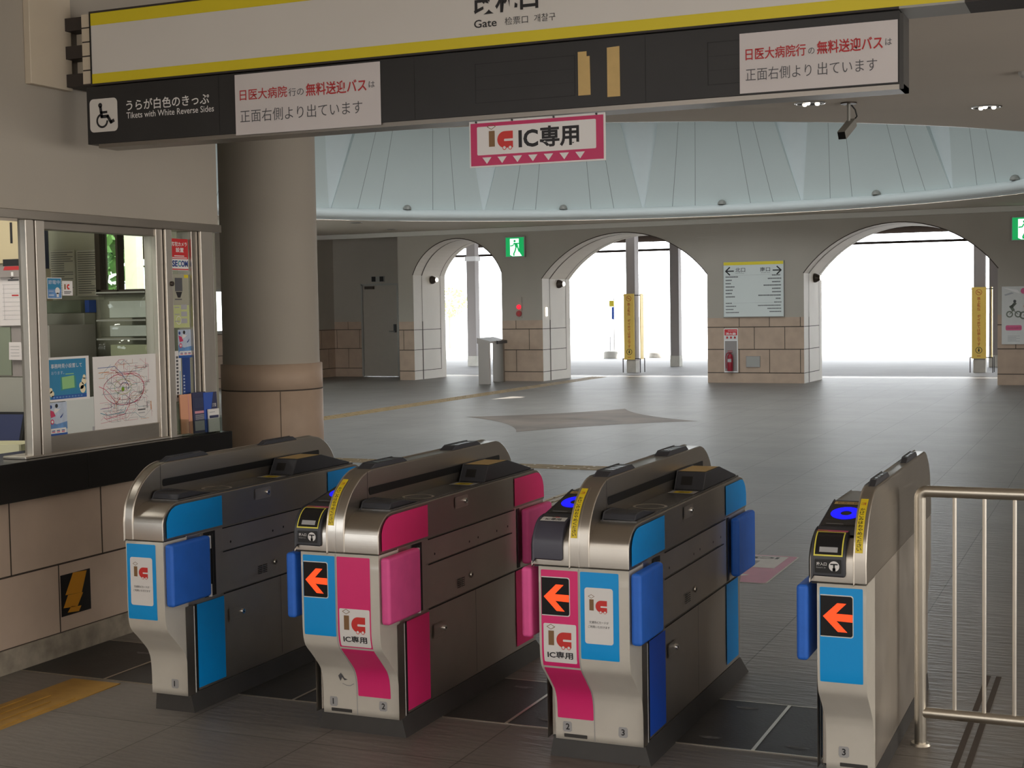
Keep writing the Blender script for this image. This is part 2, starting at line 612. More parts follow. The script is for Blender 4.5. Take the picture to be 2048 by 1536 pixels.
        if kind:
            o['kind'] = kind
        return o


def rr_pts(a0, b0, a1, b1, r, n=5, corners=(1, 1, 1, 1)):
    pts = []
    for i, (cx, cy, t) in enumerate(((a0 + r, b0 + r, PI), (a1 - r, b0 + r, 1.5 * PI), (a1 - r, b1 - r, 0), (a0 + r, b1 - r, PI / 2))):
        if corners[i]:
            for k in range(n + 1):
                q = t + PI / 2 * k / n
                pts.append((cx + r * math.cos(q), cy + r * math.sin(q)))
        else:
            pts.append(((a0, b0), (a1, b0), (a1, b1), (a0, b1))[i])
    return pts


def thing(name, label, cat, loc=(0, 0, 0), rotz=0, group=None):
    o = bpy.data.objects.new(name, None)
    o.empty_display_size = 0.1
    COL.objects.link(o)
    o.location = loc
    o.rotation_euler = (0, 0, rotz)
    o['label'] = label
    o['category'] = cat
    if group:
        o['group'] = group
    return o


def tag(o, label, cat, group=None):
    o['label'] = label
    o['category'] = cat
    if group:
        o['group'] = group
    return o


def onY(y, e=0.001):
    return lambda a, b: (a, y - e, b)


def onX(x, e=0.001):
    return lambda a, b: (x + e, a, b)


def onZ(z, e=0.001):
    return lambda a, b: (a, b, z + e)


def ic_logo(d, a, b, s):
    """brown i under a diamond beside a red c with wheels; s = size of its square"""
    U = lambda x, y: (a + x * s, b + y * s)
    d.poly([U(0.0, 0.0 + 0.14), U(0.245, 0.14), U(0.245, 0.74), U(0.0, 0.74)], 'logo_brown')
    dm = [(0.11 - 0.17, 0.90), (0.11, 0.80), (0.11 + 0.17, 0.90), (0.11, 1.0)]
    d.line([U(*p) for p in dm + [dm[0]]], 0.022 * s, 'logo_brown')
    # the red c
    out = [(1.0, 0.70)]
    for i in range(13):
        t = PI / 2 + PI * i / 12
        out.append((0.66 + 0.31 * math.cos(t), 0.385 + 0.315 * math.sin(t)))
    out += [(1.0, 0.07), (1.0, 0.32), (0.69, 0.32)]
    for i in range(7):
        t = -PI / 2 - PI * i / 6
        out.append((0.69 + 0.045 * math.cos(t), 0.365 + 0.045 * math.sin(t)))
    out += [(1.0, 0.41)]
    # as quads between outer and inner rim so that the slot stays open
    d.poly([U(*p) for p in [(0.66, 0.41), (1.0, 0.41), (1.0, 0.70), (0.66, 0.70)]], 'logo_red')
    d.poly([U(*p) for p in [(0.66, 0.07), (1.0, 0.07), (1.0, 0.32), (0.66, 0.32)]], 'logo_red')
    n = 14
    vs = []
    for i in range(n + 1):
        t = PI / 2 + PI * i / n
        vs += [d.P(*U(0.66 + 0.31 * math.cos(t), 0.385 + 0.315 * math.sin(t))), d.P(*U(0.66 + 0.03 * math.cos(t), 0.365 + 0.045 * math.sin(t)))]
    d.add(vs, [(2 * i, 2 * i + 1, 2 * i + 3, 2 * i + 2) for i in range(n)], 'logo_red')


def ic_wheels(d, a, b, s):
    U = lambda x, y: (a + x * s, b + y * s)
    for x in (0.645, 0.885):
        d.disc(*U(x, 0.075), 0.085 * s, 'logo_red', 16)
    return d


def ic_wheel_dots(d, a, b, s):
    U = lambda x, y: (a + x * s, b + y * s)
    for x in (0.645, 0.885):
        d.disc(*U(x, 0.075), 0.058 * s, 'print_white', 16)
    return d


def logo_part(mapper_at, a, b, s, parent):
    """mapper_at(e) gives the surface lifted by e"""
    d = B(mapper_at(0.0016))
    ic_logo(d, a, b, s)
    d.map = mapper_at(0.0020)
    ic_wheels(d, a, b, s)
    d.map = mapper_at(0.0024)
    ic_wheel_dots(d, a, b, s)
    return d.build('logo', parent)


# =================================================================== SETTING
FW_A = -math.atan(0.0365)
FW_O = (-2.118, 26.167, 0)
DEP = 1.4
CZ = 3.10
RC, RR = (-6.93, 18.53), 7.15


def fw_world(s, d, z=0):
    c, q = math.cos(FW_A), math.sin(FW_A)
    return (FW_O[0] + s * c - d * q, FW_O[1] + s * q + d * c, z)


# floor
b = B()
b.box(-16.6, 7.9, -6.0, 29.0, -0.2, 0.0, 'floor_tile')
b.build('floor', kind='structure')
# paved forecourt outside
b = B()
b.add([(-120, 29.0, -0.004), (60, 29.0, -0.004), (60, 160, -0.004), (-120, 160, -0.004)], [(0, 1, 2, 3)], 'paving')
b.add([(-120, -20, -0.01), (-16.6, -20, -0.01), (-16.6, 29, -0.01), (-120, 29, -0.01)], [(0, 1, 2, 3)], 'paving')
b.build('floor.001', kind='structure')

# service groove in the floor beside the railing
b = B()
b.box(-0.520, -0.500, 2.0, 5.9, 0.0, 0.0015, 'joint')
b.box(-0.480, -0.460, 2.0, 5.9, 0.0, 0.0015, 'joint')
b.build('trim_3', kind='structure')

# ceiling with the round opening
b = B()
N = 96
outer = []
inner = []
X0, X1, Y0, Y1 = -16.6, 7.9, -6.0, 28.4
for i in range(N):
    t = 2 * PI * i / N
    c, s = math.cos(t), math.sin(t)
    inner.append((RC[0] + RR * c, RC[1] + RR * s))
    k = min(((X1 - RC[0]) / c if c > 1e-9 else 1e9), ((X0 - RC[0]) / c if c < -1e-9 else 1e9),
            ((Y1 - RC[1]) / s if s > 1e-9 else 1e9), ((Y0 - RC[1]) / s if s < -1e-9 else 1e9))
    outer.append((RC[0] + k * c, RC[1] + k * s))
vs = []
for (xi, yi), (xo, yo) in zip(inner, outer):
    vs += [(xi, yi, CZ), (xo, yo, CZ)]
b.add(vs, [(2 * i, 2 * i + 1, 2 * ((i + 1) % N) + 1, 2 * ((i + 1) % N)) for i in range(N)], 'ceiling_paint')
cor = []
for cx, cy in ((X0, Y0), (X1, Y0), (X1, Y1), (X0, Y1)):
    best = sorted(range(N), key=lambda i: (outer[i][0] - cx) ** 2 + (outer[i][1] - cy) ** 2)[:2]
    b.add([(outer[best[0]][0], outer[best[0]][1], CZ), (cx, cy, CZ), (outer[best[1]][0], outer[best[1]][1], CZ)], [(0, 1, 2)], 'ceiling_paint')
# upper skin keeps the sun out
b.box(X0, X1, Y0, RC[1] - RR - 0.5, CZ + 0.02, CZ + 0.2, 'ceiling_paint')
b.box(X0, X1, RC[1] + RR + 0.5, Y1, CZ + 0.02, CZ + 0.2, 'ceiling_paint')
b.box(RC[0] + RR + 0.4, X1, RC[1] - RR - 0.5, RC[1] + RR + 0.5, CZ + 0.02, CZ + 0.2, 'ceiling_paint')
b.box(X0, RC[0] - RR - 0.4, RC[1] - RR - 0.5, RC[1] + RR + 0.5, CZ + 0.02, CZ + 0.2, 'ceiling_paint')
b.build('ceiling', kind='structure')

# folded dome over the opening
b = B()
NP = 15
T0 = math.atan2(25.6 - RC[1], -8.36 - RC[0])       # a valley points here
ZB, ZT = CZ + 0.10, 6.6
RB, RT = RR + 0.02, 6.1
step = 2 * PI / NP


def dp(t, r, z):
    return (RC[0] + r * math.cos(t), RC[1] + r * math.sin(t), z)


for k in range(NP):
    tc = T0 + (k + 0.5) * step
    tl, tr = T0 + k * step, T0 + (k + 1) * step
    hb = step * 0.5
    ht = step * 0.24
    # petal: full width at the foot, half of it at the top
    def edge(u, f):
        z = ZB + (ZT - ZB) * f
        r = RB + (RT - RB) * f
        h = hb + (ht - hb) * f
        return dp(tc + u * h, r, z)
    cols = [-1, -0.648, -0.640, -0.358, -0.350, 0.350, 0.358, 0.640, 0.648, 1]
    rows = [k / 10 for k in range(11)]
    vs = [edge(u, f) for f in rows for u in cols]
    nc = len(cols)
    for i in range(len(rows) - 1):
        for j in range(nc - 1):
            seam = j in (1, 3, 5, 7)
            b.add([vs[i * nc + j], vs[i * nc + j + 1], vs[(i + 1) * nc + j + 1], vs[(i + 1) * nc + j]], [(0, 1, 2, 3)],
                  'dome_seam' if seam else 'dome_paint')
    # recessed valley between this petal and the next: two reveals and a bright pane
    def edge_n(f):                       # left edge of the next petal
        h = hb + (ht - hb) * f
        return dp(tr + step * 0.5 - h, RB + (RT - RB) * f, ZB + (ZT - ZB) * f)

    def back(f, sg):
        h = (hb - ht) * f
        return dp(tr + sg * h, RB + (RT - RB) * f + 0.02 + 0.20 * f, ZB + (ZT - ZB) * f)
    for i in range(len(rows) - 1):
        f0, f1 = rows[i], rows[i + 1]
        b.add([edge(1, f0), edge(1, f1), back(f1, -1), back(f0, -1)], [(0, 1, 2, 3)], 'dome_paint')
        b.add([edge_n(f0), edge_n(f1), back(f1, 1), back(f0, 1)], [(0, 1, 2, 3)], 'dome_paint')
        b.add([back(f0, -1), back(f1, -1), back(f1, 1), back(f0, 1)], [(0, 1, 2, 3)], 'dome_glass')
dome = b.build('ceiling.001', kind='structure')
# unseen roof cap; triangular hole added so the sun draws the floor patch
import bmesh
bm = bmesh.new()
n = 48
ov = [bm.verts.new((RC[0] + 7.6 * math.cos(2 * PI * i / n), RC[1] + 7.6 * math.sin(2 * PI * i / n), ZT)) for i in range(n)]
k = ZT / SUN_TO.z
hole = [(-9.55, 21.15), (-9.20, 21.65), (-9.50, 22.45)]
hv = [bm.verts.new((x + SUN_TO.x * k, y + SUN_TO.y * k, ZT)) for x, y in hole]
es = [bm.edges.new((ov[i], ov[(i + 1) % n])) for i in range(n)] + [bm.edges.new((hv[i], hv[(i + 1) % 3])) for i in range(3)]
bmesh.ops.triangle_fill(bm, use_beauty=True, use_dissolve=False, edges=es)
me = bpy.data.meshes.new('ceiling.002')
bm.to_mesh(me); bm.free()
me.materials.append(MATS['dome_paint'])
o = bpy.data.objects.new('ceiling.002', me)
COL.objects.link(o)
o['kind'] = 'structure'
# rounded rim moulding of the opening
b = B()
prof = [(RR - 0.02, 0.10), (RR - 0.06, 0.10), (RR - 0.115, 0.085), (RR - 0.15, 0.05), (RR - 0.16, 0.01), (RR - 0.15, -0.03), (RR - 0.115, -0.065), (RR - 0.06, -0.08),
        (RR - 0.05, -0.083), (RR - 0.05, -0.105), (RR + 0.02, -0.105), (RR + 0.02, -0.0)]
b.lathe([(r, h + 0.107) for r, h in prof], (RC[0], RC[1], CZ), 'tube_paint', 96)
b.build('trim_1', kind='structure')

# far wall with three arches
ARCH = [(-11.63, -9.58, 2.19, 2.91), (-8.68, -5.25, 2.05, 2.90), (-3.40, 0.0, 2.03, 2.89)]


def arc_pts(s0, s1, zs, zt, n=28):
    w, h = (s1 - s0) / 2, zt - zs
    R = (h * h + w * w) / (2 * h)
    cz = zt - R
    th = math.asin(min(1, w / R))
    if h > w:
        th = PI - th
    mid = (s0 + s1) / 2
    return [(mid + R * math.sin(-th + 2 * th * i / n), cz + R * math.cos(-th + 2 * th * i / n)) for i in range(n + 1)]


b = B()
piers = [(-11.99, -11.63), (-9.58, -8.68), (-5.25, -3.40), (0.0, 9.6)]
ROW = [0.19, 0.63, 1.05]
WT = 1.225
for s0, s1 in piers:
    for d in (0.0, DEP):
        b.add([(s0, d, 0), (s1, d, 0), (s1, d, WT), (s0, d, WT)], [(0, 1, 2, 3)], 'stone')
        b.add([(s0, d, WT), (s1, d, WT), (s1, d, CZ), (s0, d, CZ)], [(0, 1, 2, 3)], 'wall_paint')
    e = -0.0015
    for z in ROW:
        b.add([(s0, e, z - 0.008), (s1, e, z - 0.008), (s1, e, z + 0.008), (s0, e, z + 0.008)], [(0, 1, 2, 3)], 'joint')
    for i, (z0, z1) in enumerate(((0.19, 0.63), (0.63, 1.05), (1.05, WT))):
        off = -4.92 if i == 1 else -4.63
        kx = math.ceil((s0 - off) / 0.58)
        while off + kx * 0.58 < s1:
            x = off + kx * 0.58
            if x - s0 > 0.05 and s1 - x > 0.05:
                b.add([(x - 0.006, e, z0), (x + 0.006, e, z0), (x + 0.006, e, z1), (x - 0.006, e, z1)], [(0, 1, 2, 3)], 'joint')
            kx += 1
# left return of the first pier towards the recess
for A in ARCH:
    s0, s1, zs, zt = A
    pts = arc_pts(*A)
    for d in (0.0, DEP):
        for (xa, za), (xb, zb) in zip(pts[:-1], pts[1:]):
            b.add([(xa, d, za), (xb, d, zb), (xb, d, CZ), (xa, d, CZ)], [(0, 1, 2, 3)], 'wall_paint')
    # intrados
    for (xa, za), (xb, zb) in zip(pts[:-1], pts[1:]):
        b.add([(xa, 0, za), (xb, 0, zb), (xb, DEP, zb), (xa, DEP, za)], [(0, 1, 2, 3)], 'jamb_lit', True)
        for d0, d1 in ((0.345, 0.385), (1.17, 1.19)):
            m_ = 'joint'
            cx = (s0 + s1) / 2
            f = lambda x, z: (x + (0.003 if x < cx else -0.003) * (abs(x - cx) / (s1 - cx)), z - 0.003)
            (pa, qa), (pb, qb) = f(xa, za), f(xb, zb)
            b.add([(pa, d0, qa), (pb, d0, qb), (pb, d1, qb), (pa, d1, qa)], [(0, 1, 2, 3)], m_)
    # jambs
    for s, sg in ((s0, 1), (s1, -1)):
        b.add([(s, 0, 0), (s, DEP, 0), (s, DEP, zs), (s, 0, zs)], [(0, 1, 2, 3)], 'jamb_lit')
        x = s + sg * 0.003
        for d0, d1, z0, z1 in [(0.35, 0.385, 0, WT), (0.36, 0.372, WT, zs), (1.17, 1.185, 0.19, zs)] + \
                [(0.0, 0.36, z - 0.006, z + 0.006) for z in ROW] + [(0.385, 1.17, z - 0.006, z + 0.006) for z in ROW]:
            b.add([(x, d0, z0), (x, d1, z0), (x, d1, z1), (x, d0, z1)], [(0, 1, 2, 3)], 'joint')
    # little hood line on the face along the arch
    for (xa, za), (xb, zb) in zip(pts[:-1], pts[1:]):
        mx = (s0 + s1) / 2
        oa = Vector((xa - mx, za - zs + 0.3)).normalized() * 0.018
        ob = Vector((xb - mx, zb - zs + 0.3)).normalized() * 0.018
        b.add([(xa, -0.002, za), (xb, -0.002, zb), (xb + ob.x, -0.002, zb + ob.y), (xa + oa.x, -0.002, za + oa.y)], [(0, 1, 2, 3)], 'joint')
b.add([(-11.99, 0, 0), (-11.99, DEP, 0), (-11.99, DEP, CZ), (-11.99, 0, CZ)], [(0, 1, 2, 3)], 'wall_paint')
b.add([(9.6, 0, 0), (9.6, DEP, 0), (9.6, DEP, CZ), (9.6, 0, CZ)], [(0, 1, 2, 3)], 'wall_paint')
b.build('wall_back', loc=FW_O, rotz=FW_A, kind='structure')
# fascia beam along the head of the far wall
b = B()
b.box(-14.25, 9.6, -0.07, 0.0, 3.0, CZ - 0.005, 'fascia_paint')
b.build('trim_2', loc=FW_O, rotz=FW_A, kind='structure')

# recess with the service door
RY = 27.86


def tiled_face(b, a0, a1, mapper, stone='stone', off=0.0, top=CZ, rows=ROW, wt=WT):
    b.map = mapper(0)
    b.rect(a0, 0, a1, wt, stone)
    b.rect(a0, wt, a1, top, 'wall_paint')
    b.map = mapper(0.0015)
    for z in rows:
        b.rect(a0, z - 0.007, a1, z + 0.007, 'joint')
    rz = [rows[0], rows[1], rows[2], wt]
    for i in range(3):
        o = off + (0.29 if i == 1 else 0)
        k = math.ceil((a0 - o) / 0.58)
        while o + k * 0.58 < a1:
            x = o + k * 0.58
            if x - a0 > 0.04 and a1 - x > 0.04:
                b.rect(x - 0.005, rz[i], x + 0.005, rz[i + 1], 'joint')
            k += 1


b = B()
tiled_face(b, -16.4, -15.70, lambda e: onY(RY, e), off=-16.05)
b.map = onY(RY, 0)
b.rect(-15.70, 2.05, -14.78, CZ, 'wall_paint')
b.rect(-14.78, 0, -13.9, CZ, 'wall_paint')
b.box(-16.5, -15.70, RY + 0.001, RY + 0.2, 0, CZ, 'wall_paint')
b.box(-14.78, -13.9, RY + 0.001, RY + 0.2, 0, CZ, 'wall_paint')
b.box(-15.70, -14.78, RY + 0.001, RY + 0.2, 2.05, CZ, 'wall_paint')
b.build('wall_recess', kind='structure')
b = B()
b.box(-15.66, -14.80, RY + 0.02, RY + 0.07, 0.01, 2.02, 'door_paint')
door = b.build('door_1', kind='structure')
b = B()
for x0, x1, z0, z1 in ((-15.70, -15.66, 0, 2.05), (-14.80, -14.76, 0, 2.05), (-15.70, -14.76, 2.02, 2.06)):
    b.box(x0, x1, RY - 0.02, RY + 0.08, z0, z1, 'grey_metal')
b.build('door_frame', door)
b = B()
b.box(-14.90, -14.84, RY - 0.005, RY + 0.02, 0.98, 1.16, 'black')
b.cyl((-14.87, RY - 0.04, 1.0), (-14.99, RY - 0.04, 1.0), 0.012, 0.012, 'grey_metal', 10)
b.cyl((-14.87, RY - 0.04, 1.0), (-14.87, RY, 1.0), 0.012, 0.012, 'grey_metal', 10)
b.build('door_handle', door)
b = B()
b.box(-15.58, -15.36, RY - 0.06, RY - 0.001, 1.94, 2.0, 'dark_bronze')
b.build('door_closer', door)
b = B()
b.box(-15.42, -15.10, RY - 0.03, RY - 0.002, 2.10, 2.22, 'grey_metal')
b.map = onY(RY - 0.03, 0.001)
b.rect(-15.41, 2.105, -15.31, 2.215, 'black')
b.rect(-15.21, 2.105, -15.11, 2.215, 'black')
tag(b.build('door_sign'), 'small dim sign box with two dark squares above the service door', 'sign')

# left wall of the hall with two windows to the outside
XL = -16.4
WIN = [(20.0, 22.0, 1.55, 2.95), (22.85, 24.6, 1.07, 1.94)]
b = B()
ys = [-6.0, 20.0, 22.0, 22.85, 24.6, RY]
for i in range(5):
    y0, y1 = ys[i], ys[i + 1]
    if i in (1, 3):
        w = WIN[0] if i == 1 else WIN[1]
        b.box(XL - 0.2, XL, y0, y1, 0, w[2], 'wall_paint')
        b.box(XL - 0.2, XL, y0, y1, w[3], CZ, 'wall_paint')
    else:
        b.box(XL - 0.2, XL, y0, y1, 0, CZ, 'wall_paint')
b.map = onX(XL, 0.003)
b.rect(12, 0, RY, 1.06, 'stone')
b.map = onX(XL, 0.0045)
for z in (0.19, 0.63, 1.05):
    b.rect(12, z - 0.007, RY, z + 0.007, 'joint')
for k in range(27):
    b.rect(12.2 + k * 0.58, 0.63, 12.21 + k * 0.58, 1.05, 'joint')
    b.rect(12.49 + k * 0.58, 0.19, 12.50 + k * 0.58, 0.63, 'joint')
b.build('wall_left', kind='structure')
for i, (y0, y1, z0, z1) in enumerate(WIN):
    b = B()
    for q in ((y0, y0 + 0.05, z0, z1), (y1 - 0.05, y1, z0, z1), (y0, y1, z0, z0 + 0.05), (y0, y1, z1 - 0.05, z1)):
        b.box(XL - 0.1, XL - 0.02, q[0], q[1], q[2], q[3], 'grey_metal')
    w = b.build('window_%d' % (i + 2), kind='structure')
    b = B()
    b.box(XL - 0.065, XL - 0.059, y0 + 0.04, y1 - 0.04, z0 + 0.04, z1 - 0.04, 'clear_glass')
    b.build('pane', w)
b = B()
b.box(7.9, 8.1, 11.0, 28.4, 0, CZ, 'wall_paint')
b.box(7.9, 8.1, -6.2, 11.0, 0, CZ, 'wall_paint')  # unseen near part, added to keep side daylight out
b.build('wall_right', kind='structure')
b = B()
b.box(-7.2, 8.1, -6.2, -6.0, 0, CZ, 'wall_paint')  # unseen wall, added to darken the area before the gates
b.build('wall_light_block', kind='structure')

# -------------------------------------------------------------- ticket office
XB = -4.31
b = B()
# upper wall
b.box(XB - 0.14, XB, -2.0, 6.17, 1.945, CZ, 'wall_paint')
b.build('wall_booth', kind='structure')
b = B()
# lower wall
b.box(XB - 0.14, XB, -2.0, 6.22, 0.0, 0.721, 'stone_booth')
b.map = onX(XB, 0.012)
b.box(XB, XB + 0.012, -2.0, 6.22, 0.0, 0.10, 'rough_stone')
b.map = onX(XB, 0.0015)
for z in (0.10, 0.404):
    b.rect(-2.0, z - 0.004, 6.22, z + 0.004, 'joint')
for k in range(-12, 4):
    y = 4.616 + k * 0.581
    if -2 < y < 6.2:
        b.rect(y - 0.0035, 0.404, y + 0.0035, 0.721, 'joint')
    y = 4.903 + k * 0.581
    if -2 < y < 6.2:
        b.rect(y - 0.0035, 0.10, y + 0.0035, 0.404, 'joint')
b.build('wall_booth', kind='structure')
# end wall with a small window
b = B()
YE = 6.10
b.box(-7.2, -5.02, YE, 6.17, 0, CZ, 'interior_wall')
b.box(-5.02, -4.66, YE, 6.17, 0, 1.60, 'interior_wall')
b.box(-5.02, -4.66, YE, 6.17, 1.97, CZ, 'interior_wall')
b.box(-4.66, XB - 0.02, YE, 6.17, 0, CZ, 'interior_wall')
b.box(-7.3, -7.2, -2.0, 6.17, 0, CZ, 'interior_wall')
b.build('wall_office', kind='structure')
# window between the office and the hall
b = B()
for q in ((-5.02, -4.99, 1.60, 1.97), (-4.70, -4.66, 1.60, 1.97), (-5.02, -4.66, 1.60, 1.625), (-5.02, -4.66, 1.925, 1.97), (-4.885, -4.872, 1.60, 1.97)):
    b.box(q[0], q[1], YE - 0.03, YE + 0.02, q[2], q[3], 'dark_bronze')
w4 = b.build('window_4', kind='structure')
b = B()
b.box(-5.0, -4.68, YE + 0.03, YE + 0.036, 1.61, 1.96, 'clear_glass')
b.build('pane', w4)

# stainless sliding window of the office
b = B()
b.box(XB - 0.13, XB + 0.012, -2.0, 6.185, 1.905, 1.945, 'steel')          # head
b.box(XB - 0.030, XB + 0.004, 4.768, 4.818, 0.885, 1.905, 'steel_bright')
b.box(XB - 0.030, XB + 0.004, 4.828, 4.884, 0.885, 1.905, 'steel_bright')
b.box(XB - 0.045, XB - 0.020, 4.772, 4.886, 0.885, 1.905, 'steel')
b.box(XB - 0.07, XB - 0.012, 4.885, 5.665, 0.895, 0.968, 'steel')           # bottom rail
b.box(XB - 0.07, XB - 0.012, 4.885, 5.665, 1.868, 1.905, 'steel')
b.box(XB - 0.08, XB - 0.005, 5.665, 5.715, 0.885, 1.905, 'steel_bright')
b.box(XB - 0.06, XB + 0.008, 5.722, 5.772, 0.885, 1.905, 'steel_bright')
b.box(XB - 0.10, XB - 0.01, 5.955, 6.005, 0.885, 1.905, 'steel')
b.box(XB - 0.14, XB + 0.006, 6.012, 6.115, 0.885, 1.91, 'steel_bright')
b.box(XB - 0.12, XB + 0.006, 4.72, 6.10, 0.885, 0.897, 'steel_bright')     # track
b.cyl((XB + 0.004, 5.757, 1.64), (XB + 0.02, 5.757, 1.64), 0.012, 0.012, 'dark_bronze', 12)
w1 = b.build('window_1', kind='structure', bevel=0.003)
b = B()
b.box(XB - 0.036, XB - 0.030, 4.885, 5.665, 0.965, 1.87, 'clear_glass')
b.build('pane', w1)
b = B()
b.box(XB - 0.036, XB - 0.030, 5.772, 5.955, 0.897, 1.905, 'clear_glass')
b.build('pane', w1)

# black granite counter
b = B()
b.prism([(XB - 0.30, -1.9), (XB + 0.058, -1.9), (XB + 0.058, 6.168), (XB + 0.002, 6.168), (XB + 0.002, 6.09), (XB - 0.30, 6.09)], 0.722, 0.885, 'granite_black', 'z')
b.map = onX(XB + 0.058, 0.0008)
b.rect(5.05, 0.721, 5.053, 0.885, 'dark_line')
tag(b.build('counter', bevel=0.004), 'black polished granite counter ledge below the ticket office window', 'counter')

# round pillar beside the office
PC = (-4.985, 7.68)
t = thing('pillar', 'thick round beige pillar with a stone clad foot beside the ticket office', 'pillar', (PC[0], PC[1], 0))
b = B()
b.lathe([(0.302, 1.17), (0.302, CZ)], (0, 0, 0), 'wall_paint', 48)
b.build('shaft', t)
b = B()
b.lathe([(0.318, 0), (0.318, 0.60), (0.316, 0.602), (0.316, 0.606), (0.318, 0.608), (0.318, 1.004), (0.314, 1.006), (0.314, 1.012), (0.318, 1.014), (0.318, 1.168), (0.300, 1.171)], (0, 0, 0), 'stone', 48)
for zz in (1.009, 0.604):
    b.lathe([(0.3165, zz - 0.004), (0.3172, zz - 0.004), (0.3172, zz + 0.004), (0.3165, zz + 0.004)], (0, 0, 0), 'joint', 48)
for q in range(4):
    a = math.atan2(-PC[1], -PC[0]) + 0.15 + q * PI / 2
    r = 0.3186
    z0, z1 = (0.61, 1.004)
    b.add([(r * math.cos(a - 0.006), r * math.sin(a - 0.006), z0), (r * math.cos(a + 0.006), r * math.sin(a + 0.006), z0),
           (r * math.cos(a + 0.006), r * math.sin(a + 0.006), z1), (r * math.cos(a - 0.006), r * math.sin(a - 0.006), z1)], [(0, 1, 2, 3)], 'joint')
b.build('stone_foot', t)

# =================================================================== TICKET GATES
S_PTS = [(0.06, 0.130), (0.15, 0.129), (0.193, 0.124), (0.215, 0.117), (0.236, 0.105), (0.265, 0.078), (0.293, 0.051), (0.315, 0.028), (0.335, 0.012), (0.36, 0.004), (0.385, 0.001), (0.43, 0.0), (0.67, 0.0)]
HEAD = [(0, 0.664), (0, 0.728), (0.006, 0.748), (0.016, 0.762), (0.029, 0.774), (0.048, 0.787), (0.069, 0.796), (0.10, 0.80)]
HEAD_B = [(1.39, 0.80), (1.425, 0.795), (1.455, 0.78), (1.478, 0.757), (1.492, 0.725), (1.495, 0.70), (1.495, 0.664)]
FIN = [(-0.004, 0.664), (-0.004, 0.733), (0.006, 0.79), (0.030, 0.835), (0.059, 0.869), (0.092, 0.893), (0.125, 0.912), (0.16, 0.925), (0.20, 0.932),
       (1.29, 0.932), (1.33, 0.924), (1.375, 0.903), (1.41, 0.878), (1.437, 0.85), (1.455, 0.815), (1.46, 0.78), (1.46, 0.664)]
READ = [(-0.010, 0.682), (-0.010, 0.735), (-0.006, 0.752), (0.003, 0.770), (0.014, 0.785), (0.030, 0.799), (0.052, 0.808), (0.088, 0.813)]


def spline(pts, n=5):
    """open curve through pts with n steps per span"""
    out = []
    P = [(2 * pts[0][0] - pts[1][0], 2 * pts[0][1] - pts[1][1])] + list(pts) + [(2 * pts[-1][0] - pts[-2][0], 2 * pts[-1][1] - pts[-2][1])]
    for i in range(1, len(P) - 2):
        p0, p1, p2, p3 = P[i - 1:i + 3]
        for k in range(n):
            t = k / n
            out.append(tuple(0.5 * (2 * p1[j] + (p2[j] - p0[j]) * t + (2 * p0[j] - 5 * p1[j] + 4 * p2[j] - p3[j]) * t * t + (3 * p1[j] - p0[j] - 3 * p2[j] + p3[j]) * t ** 3) for j in (0, 1)))
    out.append(pts[-1])
    return out


HEAD = [HEAD[0]] + spline(HEAD[1:], 4)
HEAD_B = spline(HEAD_B[:-1], 3) + [HEAD_B[-1]]
FIN = [FIN[0]] + spline(FIN[1:9], 4) + spline(FIN[9:16], 4) + [FIN[16]]
READ = [READ[0]] + spline(READ[1:], 3)
S_PTS = [(z, y) for z, y in spline(S_PTS, 4)]


def interp(pts, x):
    for (x0, y0), (x1, y1) in zip(pts[:-1], pts[1:]):
        if x0 <= x <= x1:
            return y0 + (y1 - y0) * (x - x0) / (x1 - x0)
    return pts[0][1] if x < pts[0][0] else pts[-1][1]


def onS(e):
    return lambda a, z: (a, interp(S_PTS, z) - e, z)


def on_curve(pts, e=0.001):
    """surface swept in x along a (y,z) curve: a = x, b = arc length from the foot"""
    L = [0]
    for (y0, z0), (y1, z1) in zip(pts[:-1], pts[1:]):
        L.append(L[-1] + math.hypot(y1 - y0, z1 - z0))

    def f(a, s):
        for i in range(len(L) - 1):
            if s <= L[i + 1] or i == len(L) - 2:
                q = (s - L[i]) / (L[i + 1] - L[i])
                (y0, z0), (y1, z1) = pts[i], pts[i + 1]
                ny, nz = -(z1 - z0), (y1 - y0)
                l = math.hypot(ny, nz)
                return (a, y0 + (y1 - y0) * q + ny / l * e, z0 + (z1 - z0) * q + nz / l * e)
    return f


